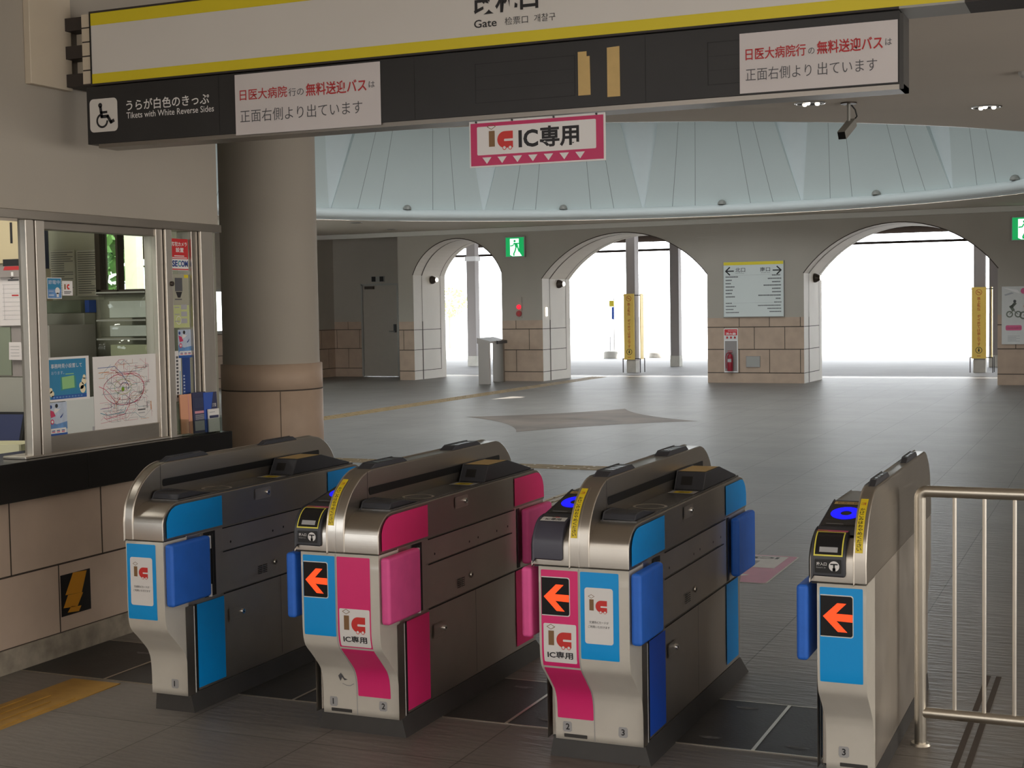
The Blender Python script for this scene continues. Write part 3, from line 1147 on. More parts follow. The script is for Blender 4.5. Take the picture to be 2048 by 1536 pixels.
def side_parts(t, sg, X, col, col_low, padm, low_rear, lite=False):
    """fittings of one long side; sg +1 right, -1 left; X the half width"""
    xs = lambda v: sg * (X + v)
    mp = lambda e: (lambda a, z: (sg * (X + e), a, z))
    # coloured panels of the head
    d = B()
    d.map = mp(0.0035)
    f = [(0.018, 0.674), (0.018, 0.734), (0.024, 0.750), (0.034, 0.764), (0.050, 0.777), (0.072, 0.786), (0.10, 0.789), (0.367, 0.789), (0.367, 0.674)]
    d.poly(f, col)
    d.build('side_panel', t)
    d = B()
    d.map = mp(0.0035)
    d.poly([(1.163, 0.674), (1.163, 0.789), (1.395, 0.789), (1.43, 0.783), (1.455, 0.768), (1.472, 0.748), (1.482, 0.722), (1.484, 0.674)], col)
    d.build('side_panel', t)
    d = B()
    d.map = mp(0.002)
    d.rect(0.19, 0.078, 0.367, 0.397, col_low)
    d.build('side_panel', t)
    d = B()
    d.map = mp(0.002)
    d.rect(1.167, 0.085, 1.345, 0.402, low_rear)
    d.build('side_panel', t)
    # flaps
    for y0, y1 in ((-0.002, 0.238), (1.222, 1.490)):
        d = B()
        xa, xb = sorted((xs(0.004), xs(0.040)))
        d.box(xa, xb, y0, y1, 0.424, 0.655, padm)
        d.build('flap_pad', t, bevel=0.012, segs=3)
    # slot the flap swings out of
    for y0, y1 in ((0.245, 0.318), (1.190, 1.215)):
        d = B()
        xa, xb = sorted((xs(0.0), xs(0.0015)))
        d.box(xa, xb, y0, y1, 0.412, 0.660, 'black')
        for yy in (0.280, 0.296):
            if y0 < 1:
                xa, xb = sorted((xs(0.0), xs(0.004)))
                d.box(xa, xb, yy, yy + 0.005, 0.425, 0.65, 'skirt')
        d.build('flap_slot', t)
    for z0, z1 in ((0.600, 0.648), (0.415, 0.462)):
        d = B()
        d.cyl((xs(0.014), 0.262, z0), (xs(0.014), 0.262, z1), 0.0075, 0.0075, 'white', 12)
        d.build('flap_hinge', t)
    # seams
    d = B()
    d.map = mp(0.0018)
    d.rect(0.367, 0.658, 1.163, 0.6625, 'dark_line')
    d.rect(0.367, 0.566, 1.135, 0.570, 'dark_line')
    d.rect(0.365, 0.402, 1.345, 0.4065, 'dark_line')
    d.rect(0.768, 0.08, 0.7705, 0.402, 'skirt')
    d.rect(0.3645, 0.412, 0.3665, 0.66, 'steel_bright')
    d.build('panel_seam', t)
    d = B()
    d.map = mp(0.002)
    d.rect(0.12, 0.062, 0.165, 0.40, 'steel')
    d.rect(0.168, 0.065, 0.174, 0.395, 'white')
    d.rect(0.176, 0.07, 0.188, 0.40, 'dark_line')
    d.build('edge_strip', t)
    if lite:
        return
    for yc, zc, hw, hh in ((0.655, 0.762, 0.058, 0.022), (0.455, 0.312, 0.058, 0.026)):
        d = B()
        d.map = mp(0.0025)
        d.rrect(yc - hw, zc - hh, yc + hw, zc + hh, 0.008, 'steel_bright')
        d.map = mp(0.0032)
        d.rrect(yc - hw + 0.004, zc - hh + 0.004, yc + hw - 0.004, zc + hh - 0.004, 0.006, 'steel_side')
        d.map = mp(0.0038)
        d.rect(yc - hw + 0.015, zc - 0.011, yc + 0.015, zc + 0.009, 'steel_bright')
        d.cyl((xs(0.003), yc + 0.032, zc), (xs(0.010), yc + 0.032, zc), 0.011, 0.010, 'chrome', 16)
        d.map = mp(0.0105)
        d.disc(yc + 0.032, zc, 0.004, 'black', 10)
        d.build('lock', t)
    d = B()
    d.map = mp(0.002)
    for i in range(5):
        d.rect(0.605, 0.437 + i * 0.0075, 0.636, 0.440 + i * 0.0075, 'black')
        d.rect(0.642, 0.437 + i * 0.0075, 0.673, 0.440 + i * 0.0075, 'black')
    d.build('speaker_vent', t)
    d = B()
    d.cyl((xs(0.001), 0.735, 0.467), (xs(0.006), 0.735, 0.467), 0.012, 0.010, 'steel', 14)
    d.map = mp(0.0065)
    d.disc(0.735, 0.467, 0.005, 'skirt', 10)
    d.build('key_switch', t)
    for y, z in ((0.42, 0.60), (0.72, 0.598), (0.80, 0.602), (0.98, 0.60), (1.09, 0.602)):
        d = B(mp(0.002))
        d.disc(y, z, 0.005, 'black', 10)
        d.build('screw', t)


def deck_parts(t, sg):
    """aisle side deck beside the fin: plastic bed, raised entry hump, exit hump, ring plate, label"""
    def bx(d, x0, x1, *a):
        x0, x1 = sorted((sg * x0, sg * x1))
        d.box(x0, x1, *a)
    d = B()
    bx(d, 0.034, 0.158, 0.105, 1.405, 0.798, 0.8055, 'deck_plastic')
    d.build('deck', t, bevel=0.002)
    x0, x1 = sorted((sg * 0.040, sg * 0.152))
    d = B()
    d.prism([(0.108, 0.805), (0.120, 0.824), (0.135, 0.828), (0.205, 0.828), (0.33, 0.806)], x0, x1, 'dark_plastic')
    d.build('deck_hump', t, bevel=0.004)
    d = B()
    d.prism([(0.905, 0.805), (0.945, 0.868), (1.15, 0.868), (1.385, 0.812), (1.39, 0.805)], x0, x1, 'dark_plastic')
    h = d.build('exit_display', t, bevel=0.005)
    d = B()
    yq = lambda z: 0.905 + (z - 0.805) * 0.04 / 0.063
    d.map = lambda a, b: (sg * a, yq(b) - 0.0012, b)
    d.rect(0.062, 0.822, 0.105, 0.852, 'black')
    d.build('display_window', h)
    d = B()
    d.map = lambda a, b: (sg * a, b, 0.8692)
    d.rect(0.045, 0.955, 0.148, 1.14, 'tape_tan')
    d.build('label', h)
    d = B()
    d.lathe([(0.050, 0.0062), (0.056, 0.0075), (0.060, 0.0062)], (sg * 0.095, 0.44, 0.80), 'steel_bright', 36)
    d.lathe([(0.0, 0.0062), (0.050, 0.0062)], (sg * 0.095, 0.44, 0.80), 'deck_plastic', 36)
    d.build('ring_plate', t)
    d = B()
    d.map = lambda a, b: (sg * a, b, 0.8065)
    d.rect(0.048, 0.79, 0.148, 0.862, 'label_grey')
    d.map = lambda a, b: (sg * a, b, 0.8070)
    d.rect(0.065, 0.800, 0.130, 0.852, 'label_yellow')
    d.poly([(0.075, 0.826), (0.098, 0.842), (0.098, 0.832), (0.122, 0.832), (0.122, 0.820), (0.098, 0.820), (0.098, 0.810)], 'ink')
    d.build('deck_label', t)


def ic_reader(t, ticket, blue_on=True):
    """left hand entry: front mouth, sloped card reader with a lit ring"""
    d = B()
    d.prism([(0.062, 0.800), (0.070, 0.813), (0.335, 0.866), (0.348, 0.866), (0.352, 0.80)], -0.154, -0.038, 'dark_plastic')
    r = d.build('card_reader', t, bevel=0.003)
    al = math.atan2(0.053, 0.265)
    ca, sa = math.cos(al), math.sin(al)
    pl = lambda e: (lambda a, b: (a, 0.070 + b * ca - e * sa, 0.813 + b * sa + e * ca))
    d = B(pl(0.001))
    d.rect(-0.150, 0.035, -0.042, 0.262, 'black_gloss')
    d.build('reader_face', r)
    d = B(pl(0.0018))
    d.ring(-0.094, 0.150, 0.017, 0.047, 'led_blue', 40, 1.2)
    d.build('lit_ring', r)
    d = B(pl(0.0016))
    d.rect(-0.142, 0.043, -0.050, 0.062, 'skirt')
    d.rect(-0.146, 0.232, -0.044, 0.257, 'tape_tan')
    d.map = pl(0.0020)
    d.rect(-0.137, 0.047, -0.085, 0.052, 'grey_print')
    d.text('ICカード', -0.135, 0.237, 0.06, 0.014, 'ink', 0.01)
    d.build('reader_label', r)
    d = B()
    d.prism([(0.36, 0.80), (0.37, 0.862), (0.62, 0.862), (0.63, 0.80)], -0.150, -0.040, 'grey_metal')
    d.build('reader_housing', t, bevel=0.003)
    # mouth at the front
    d = B()
    P = READ + [(0.092, 0.800), (0.03, 0.72), (0.005, 0.69)]
    d.prism(P, -0.157, -0.056, 'dark_plastic' if ticket else 'cover_plastic', smooth=True)
    m = d.build('ticket_slot' if ticket else 'slot_cover', t, bevel=0.007, segs=3)
    C = lambda e: on_curve(READ, e)
    if ticket:
        d = B(C(0.0014))
        # dark card mouth and its yellow rim
        def strip(a0, a1, s0, s1, mm, n=6):
            vs = []
            for i in range(n + 1):
                s = s0 + (s1 - s0) * i / n
                vs += [d.P(a0, s), d.P(a1, s)]
            d.add(vs, [(2 * i, 2 * i + 1, 2 * i + 3, 2 * i + 2) for i in range(n)], mm, True)
        strip(-0.149, -0.064, 0.068, 0.150, 'black_gloss')
        strip(-0.134, -0.080, 0.076, 0.092, 'label_grey')
        d.build('slot_mouth', m)
        d = B(C(0.0026))
        strip(-0.150, -0.146, 0.066, 0.152, 'yellow_line')
        strip(-0.068, -0.064, 0.066, 0.152, 'yellow_line')
        strip(-0.150, -0.064, 0.064, 0.0685, 'yellow_line', 2)
        strip(-0.150, -0.064, 0.149, 0.1535, 'yellow_line', 2)
        d.build('slot_rim', m)
        d = B(C(0.0012))
        d.rrect(-0.146, 0.014, -0.068, 0.056, 0.003, 'black')
        d.map = C(0.0018)
        d.text('投入口', -0.141, 0.036, 0.030, 0.010, 'print_white', 0.015)
        d.text('Insert in', -0.141, 0.028, 0.027, 0.005, 'label_grey')
        d.disc(-0.089, 0.035, 0.0155, 'print_white', 24)
        d.map = C(0.0022)
        d.rect(-0.100, 0.039, -0.078, 0.043, 'black')
        d.rect(-0.0915, 0.022, -0.0865, 0.041, 'black')
        d.rect(-0.0935, 0.019, -0.0845, 0.030, 'black')
        d.build('slot_label', m)
        # colourful strip sticker above the mouth
        d = B(C(0.0014))
        strip(-0.152, -0.060, 0.158, 0.176, 'poster_pink', 3)
        strip(-0.152, -0.120, 0.159, 0.175, 'map_orange', 3)
        d.build('sticker', m)
    else:
        d = B(C(0.0014))
        vs = []
        d.add([d.P(-0.150, 0.140), d.P(-0.064, 0.140), d.P(-0.064, 0.165), d.P(-0.150, 0.165)], [(0, 1, 2, 3)], 'white')
        d.add([d.P(-0.150, 0.165), d.P(-0.064, 0.165), d.P(-0.064, 0.182), d.P(-0.150, 0.182)], [(0, 1, 2, 3)], 'white')
        d.map = C(0.0022)
        d.text('IC専用', -0.134, 0.144, 0.054, 0.016, 'ink', 0.02)
        d.rect(-0.118, 0.168, -0.110, 0.174, 'logo_brown')
        d.rect(-0.107, 0.167, -0.092, 0.175, 'logo_red')
        d.build('sticker', m)


def fin_sticker(t, xc):
    C = FIN
    d = B(on_curve(C, 0.0012))
    w = 0.011
    s0, s1 = 0.095, 0.285
    vs = []
    n = 16
    for i in range(n + 1):
        s = s0 + (s1 - s0) * i / n
        vs += [d.P(xc - w, s), d.P(xc + w, s)]
    d.add(vs, [(2 * i, 2 * i + 1, 2 * i + 3, 2 * i + 2) for i in range(n)], 'label_yellow', True)
    st = d.build('sticker', t)
    d = B(on_curve(C, 0.0022))
    for i, ch in enumerate('かけこみはおやめください'):
        d.text(ch, xc - 0.007, s1 - 0.054 - i * 0.0118, 0.014, 0.0098, 'ink', 0.01)
    d.text('ご注意', xc - 0.007, s1 - 0.030, 0.014, 0.012, 'ink_red', 0.01)
    d.build('lettering', st)


def arrow_display(t):
    d = B(onS(0.0012))
    d.rrect(-0.132, 0.503, -0.0345, 0.630, 0.008, 'white', corners=(0, 1, 1, 0))
    d.map = onS(0.0018)
    d.rrect(-0.132, 0.506, -0.037, 0.627, 0.007, 'black_gloss', corners=(0, 1, 1, 0))
    p = d.build('arrow_display', t)
    a0, w, z0, h = -0.132, 0.095, 0.506, 0.121
    U = lambda u, v: (a0 + (u - 120) / 340 * w, z0 + h - (v - 228) / 520 * h)
    d = B(onS(0.0026))
    d.poly([U(148, 495), U(300, 318), U(395, 320), U(285, 455)], 'led_orange')
    d.poly([U(148, 495), U(285, 455), U(290, 548)], 'led_orange')
    d.poly([U(148, 495), U(290, 548), U(405, 690), U(305, 688)], 'led_orange')
    d.poly([U(285, 455), U(458, 458), U(458, 556), U(290, 548)], 'led_orange')
    d.build('lit_arrow', p)


def number_plate(t, n, a, z=0.104):
    d = B(onS(0.0012))
    d.poly([(a - 0.013, z + 0.017), (a + 0.012, z + 0.017), (a + 0.016, z + 0.012), (a + 0.016, z - 0.013), (a + 0.010, z - 0.018), (a - 0.012, z - 0.018), (a - 0.016, z - 0.011), (a - 0.015, z + 0.012)], 'label_grey')
    p = d.build('number_plate', t)
    d = B(onS(0.0020))
    d.text(n, a - (0.0055 if n != '1' else 0.004), z - 0.0105, None, 0.021, 'ink', 0.02)
    d.build('lettering', p)


def ic_card_sticker(t, a0, a1, z0, z1):
    d = B(onS(0.0020))
    d.rrect(a0, z0, a1, z1, 0.009, 'print_white')
    p = d.build('sticker', t)
    w = a1 - a0
    at = lambda e: onS(0.001 + e)
    logo_part(at, a0 + w * 0.17, z0 + (z1 - z0) * 0.55, w * 0.62, p)
    d = B(onS(0.0030))
    d.text('交通系ICカードが', a0 + w * 0.16, z0 + (z1 - z0) * 0.365, w * 0.68, 0.0085, 'ink')
    d.text('ご利用いただけます', a0 + w * 0.12, z0 + (z1 - z0) * 0.285, w * 0.76, 0.0085, 'ink')
    d.build('lettering', p)


def ic_only_sticker(t, a0, a1, z0, z1):
    d = B(onS(0.0020))
    d.rrect(a0, z0, a1, z1, 0.005, 'print_white', nb=14)
    p = d.build('sticker', t)
    w, h = a1 - a0, z1 - z0
    at = lambda e: onS(0.001 + e)
    logo_part(at, a0 + w * 0.15, z0 + h * 0.36, w * 0.70, p)
    d = B(onS(0.0032))
    d.text('IC専用', a0 + w * 0.11, z0 + h * 0.11, w * 0.78, h * 0.185, 'ink', 0.022)
    d.build('lettering', p)


def col_panel(t, a0, a1, z0, m):
    d = B(onS(0.0009))
    d.rrect(a0, z0, a1, 0.652, 0.004, m, nb=30)
    d.build('front_panel', t)


def gate(xc, label, left, right, lx, rx):
    """lx, rx: how far body reaches left and right of the fin line"""
    t = thing('ticket_gate', label, 'ticket gate', (xc, 4.23, 0), group='row of automatic ticket gates')
    fl = -0.034 if lx < -0.034 else lx - 0.0015
    fr = 0.034 if rx > 0.034 else rx + 0.0015
    bl = lx + 0.008 if left else lx
    br = rx - 0.002 if right else rx
    # skirt
    d = B()
    k = 0.024
    sl, sr = lx + 0.015 - (0.012 if left else 0), rx + (k if right else 0)
    vs = [(sl, 0.128, 0.0), (sr, 0.128, 0), (sr, 1.42, 0), (sl, 1.42, 0),
          (lx + 0.012, 0.140, 0.066), (rx, 0.140, 0.066), (rx, 1.38, 0.066), (lx + 0.012, 1.38, 0.066)]
    d.add(vs, [(0, 1, 2, 3), (4, 5, 6, 7), (0, 1, 5, 4), (1, 2, 6, 5), (2, 3, 7, 6), (3, 0, 4, 7)], 'skirt')
    d.build('base_skirt', t)
    # steel body
    d = B()
    y0 = 0.142 if rx > 0.02 else 0.152
    d.prism([(y0, 0.066), (1.38, 0.066), (1.39, 0.36), (1.42, 0.41), (1.488, 0.45), (1.488, 0.666), (y0, 0.666)], bl, br, 'steel_side')
    d.build('body', t, bevel=0.003)
    # white moulded front
    d = B()
    pts = [(y, z) for z, y in S_PTS if z < 0.66] + [(0.0, 0.662)]
    back = 0.1425 if rx > 0.02 else 0.1515
    prof = pts + [(back, 0.662), (back, 0.06)]
    d.prism(prof, -0.142 if left else lx, rx - 0.001 if right else rx, 'white_panel', smooth=False)
    o = d.build('front_housing', t)
    for p in o.data.polygons[:len(pts) - 1]:
        p.use_smooth = True
    if left and right:
        d = B(onS(0.0015))
        d.rect(-0.005, 0.062, -0.0025, 0.66, 'label_grey', nb=40)
        d.build('panel_seam', t)
    # head
    d = B()
    d.prism(HEAD + HEAD_B, lx, rx, 'steel', smooth=True)
    d.build('head', t, bevel=0.004, segs=3)
    # gap under the head
    d = B()
    d.box(lx + 0.006, rx - 0.004, 0.004, 1.48, 0.660, 0.6655, 'black')
    d.build('head_gap', t)
    # fin rail
    d = B()
    d.prism(FIN, fl, fr, 'steel', smooth=True)
    fin = d.build('rail', t, bevel=0.005, segs=3)
    d = B()
    if fl < -0.02 and fr > 0.02:
        d.map = on_curve(FIN, 0.0008)
        vs = []
        for i in range(14):
            s = 0.002 + 0.29 * i / 13
            vs += [d.P(-0.001, s), d.P(0.001, s)]
        d.add(vs, [(2 * i, 2 * i + 1, 2 * i + 3, 2 * i + 2) for i in range(13)], 'steel_bright', True)
        d.build('seam', fin)
    # slots along both faces of the fin
    for sg, ok in ((1, right), (-1, left)):
        if not ok:
            continue
        d = B()
        x = fr if sg > 0 else fl
        d.map = lambda a, b_: (x + sg * 0.0012, a, b_)
        d.rrect(0.178, 0.842, 1.317, 0.870, 0.008, 'black')
        d.build('sensor_slot', fin)
        d = B()
        d.map = lambda a, b_: (x + sg * 0.0006, a, b_)
        d.rect(0.166, 0.80, 0.169, 0.928, 'skirt')
        d.build('seam', fin)
    # black caps on top of the rail
    for y0, y1 in ((0.20, 0.497), (0.865, 1.155)):
        d = B()
        xa, xb = fl + 0.010, fr - 0.008
        if xb - xa < 0.02:
            xa, xb = fl + 0.004, fr - 0.004
        d.prism([(y0, 0.930), (y0 + 0.042, 0.9475), (y1 - 0.036, 0.9475), (y1, 0.930)], xa, xb, 'dark_plastic')
        c = d.build('rail_cap', t, bevel=0.003)
        d = B()
        for q in range(3):
            d.map = lambda a, b_: (fr + 0.0008, a, b_)
            yy = y0 + 0.08 + q * 0.045
            d.map = lambda a, b_: (a, b_, 0.9482)
            d.rect(xa + 0.006, yy, xb - 0.006, yy + 0.028, 'black_gloss')
        d.build('lamp_window', c)
    if right:
        side_parts(t, 1, rx, *right['side'])
        deck_parts(t, 1)
    if left:
        side_parts(t, -1, -lx, *left['side'], lite=True)
        ic_reader(t, left['ticket'])
        arrow_display(t)
        fin_sticker(t, -0.018)
    return t


BLUE_SIDE = ('blue', 'blue', 'pad_blue', 'blue')
DEEP_SIDE = ('blue', 'blue_deep', 'pad_blue', 'blue')
PINK_SIDE = ('magenta', 'magenta', 'pad_pink', 'magenta')

g = gate(-3.396, 'leftmost grey steel ticket gate with one blue front panel, next to the office wall', None, {'side': BLUE_SIDE}, -0.003, 0.166)
col_panel(g, 0.001, 0.131, 0.372, 'cyan')
ic_card_sticker(g, 0.016, 0.116, 0.425, 0.603)
number_plate(g, '1', 0.103)

g = gate(-2.504, 'ticket gate with blue and magenta front and pink flap pad, second from the office', {'side': BLUE_SIDE, 'ticket': True}, {'side': PINK_SIDE}, -0.165, 0.166)
col_panel(g, -0.134, -0.007, 0.371, 'cyan')
col_panel(g, 0.001, 0.131, 0.132, 'magenta')
ic_only_sticker(g, 0.008, 0.127, 0.340, 0.473)
number_plate(g, '1', -0.100)
number_plate(g, '2', 0.100)
d = B(onS(0.0014))
d.rrect(-0.110, 0.068, -0.026, 0.080, 0.002, 'skirt')
d.build('maker_plate', g)
d = B(onS(0.0012))
d.poly([(-0.075, 0.200), (-0.062, 0.212), (-0.050, 0.192), (-0.038, 0.188), (-0.052, 0.184), (-0.060, 0.196), (-0.068, 0.180)], 'ink_soft')
d.line([(-0.06, 0.172), (-0.045, 0.166), (-0.03, 0.166), (-0.015, 0.174)], 0.0025, 'grey_print')
d.build('scuff', g)

g = gate(-1.609, 'ticket gate with magenta and blue front and blue flap pad, third from the office', {'side': PINK_SIDE, 'ticket': False}, {'side': DEEP_SIDE}, -0.165, 0.166)
col_panel(g, -0.134, -0.007, 0.132, 'magenta')
col_panel(g, 0.001, 0.131, 0.370, 'cyan')
ic_only_sticker(g, -0.127, -0.014, 0.350, 0.478)
ic_card_sticker(g, 0.016, 0.112, 0.422, 0.603)
number_plate(g, '2', -0.100)
number_plate(g, '3', 0.095)
d = B(onS(0.0014))
d.rrect(-0.112, 0.068, -0.030, 0.080, 0.002, 'skirt')
d.build('maker_plate', g)

g = gate(-0.711, 'narrow rightmost steel ticket gate with a plain grey flank, beside the railing', {'side': BLUE_SIDE, 'ticket': True}, None, -0.165, 0.003)
col_panel(g, -0.134, -0.007, 0.366, 'cyan')
number_plate(g, '3', -0.088, 0.118)
d = B(onS(0.0014))
d.rrect(-0.100, 0.072, -0.016, 0.084, 0.002, 'skirt')
d.build('maker_plate', g)
d = B()
d.map = lambda a, b_: (0.0056, a, b_)
d.rect(0.0, 0.6655, 1.46, 0.668, 'steel_bright')
d.build('panel_seam', g)

# =================================================================== RAILING
t = thing('railing', 'polished steel tube railing with thin upright bars beside the rightmost gate', 'railing', (-0.642, 4.90, 0))
b = B()
b.tube([(0, 0, 0.0), (0, 0, 0.84)] + [(0.022 - 0.022 * math.cos(q * PI / 12), 0, 0.84 + 0.022 * math.sin(q * PI / 12)) for q in range(1, 7)] + [(0.05, 0, 0.862), (2.62, 0, 0.862)], 0.0195, 'steel_rail', 18)
b.build('top_rail', t)
b = B()
b.tube([(0.01, 0, 0.112), (2.62, 0, 0.112)], 0.0185, 'steel_rail', 16)
b.build('bottom_rail', t)
for i in range(25):
    b = B()
    x = 0.111 + i * 0.0945
    b.cyl((x, 0, 0.112), (x, 0, 0.855), 0.0065, 0.0065, 'steel_bright', 12)
    b.build('bar', t)
b = B()
b.tube([(2.62, 0, 0.0), (2.62, 0, 0.862)], 0.0195, 'steel_rail', 16)
b.build('post', t)
for x in (0, 2.62):
    b = B()
    b.cyl((x, 0, 0), (x, 0, 0.008), 0.034, 0.030, 'steel_rail', 24)
    b.build('foot_plate', t)

# =================================================================== OVERHEAD SIGNS
SY = 5.0
t = thing('box_sign', 'long white overhead sign box with yellow bands lettered Gate', 'sign', (-2.3, SY, 2.49))
L = lambda x: x + 2.3
b = B()
b.box(L(-4.118), L(0.55), 0, 0.195, 0, 0.30, 'sign_white')
b.build('cabinet', t)
b = B(onY(0, 0.0012))
b.rect(L(-4.118), 0, L(0.55), 0.042, 'sign_yellow')
b.rect(L(-4.118), 0.248, L(0.55), 0.30, 'sign_yellow')
b.build('yellow_band', t)
b = B()
b.box(L(-4.124), L(-4.118), -0.004, 0.195, 0, 0.30, 'dark_line')
b.box(L(-4.124), L(0.55), -0.004, 0.0, 0.30, 0.308, 'brown_dark')
b.box(L(-4.124), L(-0.722), -0.004, 0.195, -0.008, 0.0, 'brown_dark')
b.box(L(-0.51), L(0.55), -0.004, 0.195, -0.008, 0.0, 'brown_dark')
b.box(L(-0.722), L(-0.51), -0.004, 0.195, -0.008, 0.0, 'grey_metal')
b.build('cabinet_frame', t)
b = B(onY(0, 0.0016))
b.text('改札口', L(-2.300), 0.119, 0.265, 0.090, 'ink', 0.025)
b.text('Gate', L(-2.300), 0.071, 0.094, 0.030, 'ink', 0.01)
b.text('检票口', L(-2.172), 0.071, 0.094, 0.029, 'ink', -0.004)
b.text('개찰구', L(-2.053), 0.071, 0.086, 0.029, 'ink', -0.004)
b.build('lettering', t)
# stepped bracket between the box and the wall duct
b = B()
for i in range(5):
    z = i * 0.0605
    b.box(L(-4.168), L(-4.126), 0.0, 0.20, z + 0.003, z + 0.0575, 'cream_box')
    b.box(L(-4.168), L(-4.126), 0.002, 0.20, z - 0.003, z + 0.003, 'brown_dark')
    if i % 2 == 0:
        b.box(L(-4.28), L(-4.168), 0.02, 0.20, z, z + 0.055, 'brown_dark')
    else:
        b.box(L(-4.28), L(-4.168), 0.10, 0.20, z - 0.003, z + 0.06, 'cream_box')
b.build('bracket', t)
b = B()
for x in (-3.4, -2.0, -0.6):
    b.box(L(x) - 0.02, L(x) + 0.02, 0.08, 0.12, 0.30, 0.61, 'brown_dark')
b.build('hanger', t)
b = B()
b.box(XB, -4.275, 4.80, 5.06, 2.478, CZ, 'cream_box')
tag(b.build('wall_duct', bevel=0.004), 'cream boxed duct on the office wall at the left end of the white sign', 'duct')

t = thing('box_sign', 'long black sign box below the white sign, with wheelchair pictogram at its left', 'sign', (-2.3, SY, 2.232))
b = B()
b.box(L(-4.153), L(-0.722), 0, 0.125, 0, 0.246, 'sign_black')
b.build('cabinet', t, bevel=0.002)
b = B()
b.box(L(-4.10), L(-0.708), 0.006, 0.13, -0.017, 0.0, 'steel_dull')
b.box(L(-0.722), L(-0.708), 0.0, 0.13, -0.017, 0.236, 'skirt')
b.build('trim_channel', t)
b = B(onY(0, 0.0012))
b.rrect(L(-4.137), 0.050, L(-3.989), 0.192, 0.020, 'sign_white')
pl = b.build('pictogram_plate', t)
b = B(onY(0, 0.0022))
Q = lambda u, v: (L(-4.137) + (u - 918) / 295 * 0.148, 0.192 - (v - 997) / 365 * 0.142)
b.disc(*Q(1033, 1070), 0.0105, 'ink', 20)
b.line([Q(1035, 1090), Q(1045, 1195), Q(1110, 1195), Q(1142, 1262), Q(1170, 1246)], 0.0140, 'ink')
b.line([Q(1040, 1150), Q(1100, 1148)], 0.0105, 'ink')
cx, cz = Q(1050, 1240)
b.ring(cx, cz, 0.0225, 0.0315, 'ink', 30, 1.0, PI * 0.60, PI * 2.0)
b.build('pictogram', pl)
b = B(onY(0, 0.0012))
b.text('うらが白色のきっぷ', L(-3.942), 0.130, 0.425, 0.046, 'print_white', 0.012)
b.text('Tikets with White Reverse Sides', L(-3.942), 0.098, 0.447, 0.026, 'print_white', 0.004)
b.build('lettering', t)
b = B(onY(0, 0.0010))
for x0, x1, z0, z1 in ((-2.299, -1.894, 0.046, 0.193), (-1.387, -0.90, 0.046, 0.195)):
    for p in (((x0, z0), (x1, z0)), ((x1, z0), (x1, z1)), ((x1, z1), (x0, z1)), ((x0, z1), (x0, z0))):
        b.line([(L(p[0][0]), p[0][1]), (L(p[1][0]), p[1][1])], 0.0022, 'dark_line')
    for q in (1, 2):
        z = z0 + (z1 - z0) * q / 3
        b.line([(L(x0), z), (L(x1), z)], 0.0012, 'dark_line')
    b.build('inset_outline', t)
    b = B(onY(0, 0.0010))
for x in (-3.469, -2.56, -1.62):
    b = B(onY(0, 0.0010))
    b.line([(L(x), 0.002), (L(x), 0.244)], 0.0016, 'dark_line')
    b.build('panel_seam', t)

for x0, x1, z0, z1, lab, k in ((-3.387, -2.709, 2.224, 2.470, 'white paper notice about the hospital bus taped at the left part of the black sign', 0),
                               (-1.2705, -0.7265, 2.238, 2.447, 'white paper notice about the hospital bus taped at the right end of the black sign', 1)):
    w, h = x1 - x0, z1 - z0
    t = thing('paper_notice', lab, 'notice', (x0, SY - 0.004, z0), group='paper notices on the black sign')
    b = B()
    b.box(0, w, 0, 0.002, 0, h, 'paper')
    b.build('sheet', t)
    b = B(onY(0, 0.0012))
    if k == 0:
        b.text('日医大病院', w * 0.035, h * 0.565, w * 0.335, h * 0.185, 'ink_red', 0.008)
        b.text('行の', w * 0.38, h * 0.57, w * 0.105, h * 0.13, 'ink_soft')
        b.text('無料送迎バス', w * 0.50, h * 0.545, w * 0.41, h * 0.21, 'ink_red', 0.016)
        b.text('は', w * 0.925, h * 0.60, w * 0.04, h * 0.10, 'ink_soft')
        b.text('正面右側より出ています', w * 0.035, h * 0.20, w * 0.845, h * 0.21, 'ink_soft', -0.004)
    else:
        b.text('日医大病院行', w * 0.04, h * 0.545, w * 0.39, h * 0.20, 'ink_red', 0.012)
        b.text('の', w * 0.445, h * 0.565, w * 0.04, h * 0.10, 'ink_soft')
        b.text('無料送迎バス', w * 0.50, h * 0.545, w * 0.41, h * 0.22, 'ink_red', 0.018)
        b.text('は', w * 0.925, h * 0.60, w * 0.04, h * 0.11, 'ink_soft')
        b.text('正面右側より', w * 0.04, h * 0.20, w * 0.425, h * 0.21, 'ink_soft', -0.004)
        b.text('出ています', w * 0.505, h * 0.205, w * 0.37, h * 0.21, 'ink_soft', -0.004)
    b.build('lettering', t)
b = B()
b.prism([(-1.880, 2.276), (-1.832, 2.276), (-1.834, 2.418), (-1.846, 2.418), (-1.846, 2.436), (-1.880, 2.436)], SY - 0.003, SY - 0.0005, 'tape_tan', 'y')
tag(b.build('tape_strip'), 'tan tape strip with a notched top corner on the black sign', 'tape')
b = B()
b.prism([(-1.766, 2.263), (-1.717, 2.263), (-1.718, 2.444), (-1.766, 2.442)], SY - 0.003, SY - 0.0005, 'tape_tan', 'y')
tag(b.build('tape_strip'), 'tan tape strip with straight corners on the black sign, right of the notched one', 'tape')

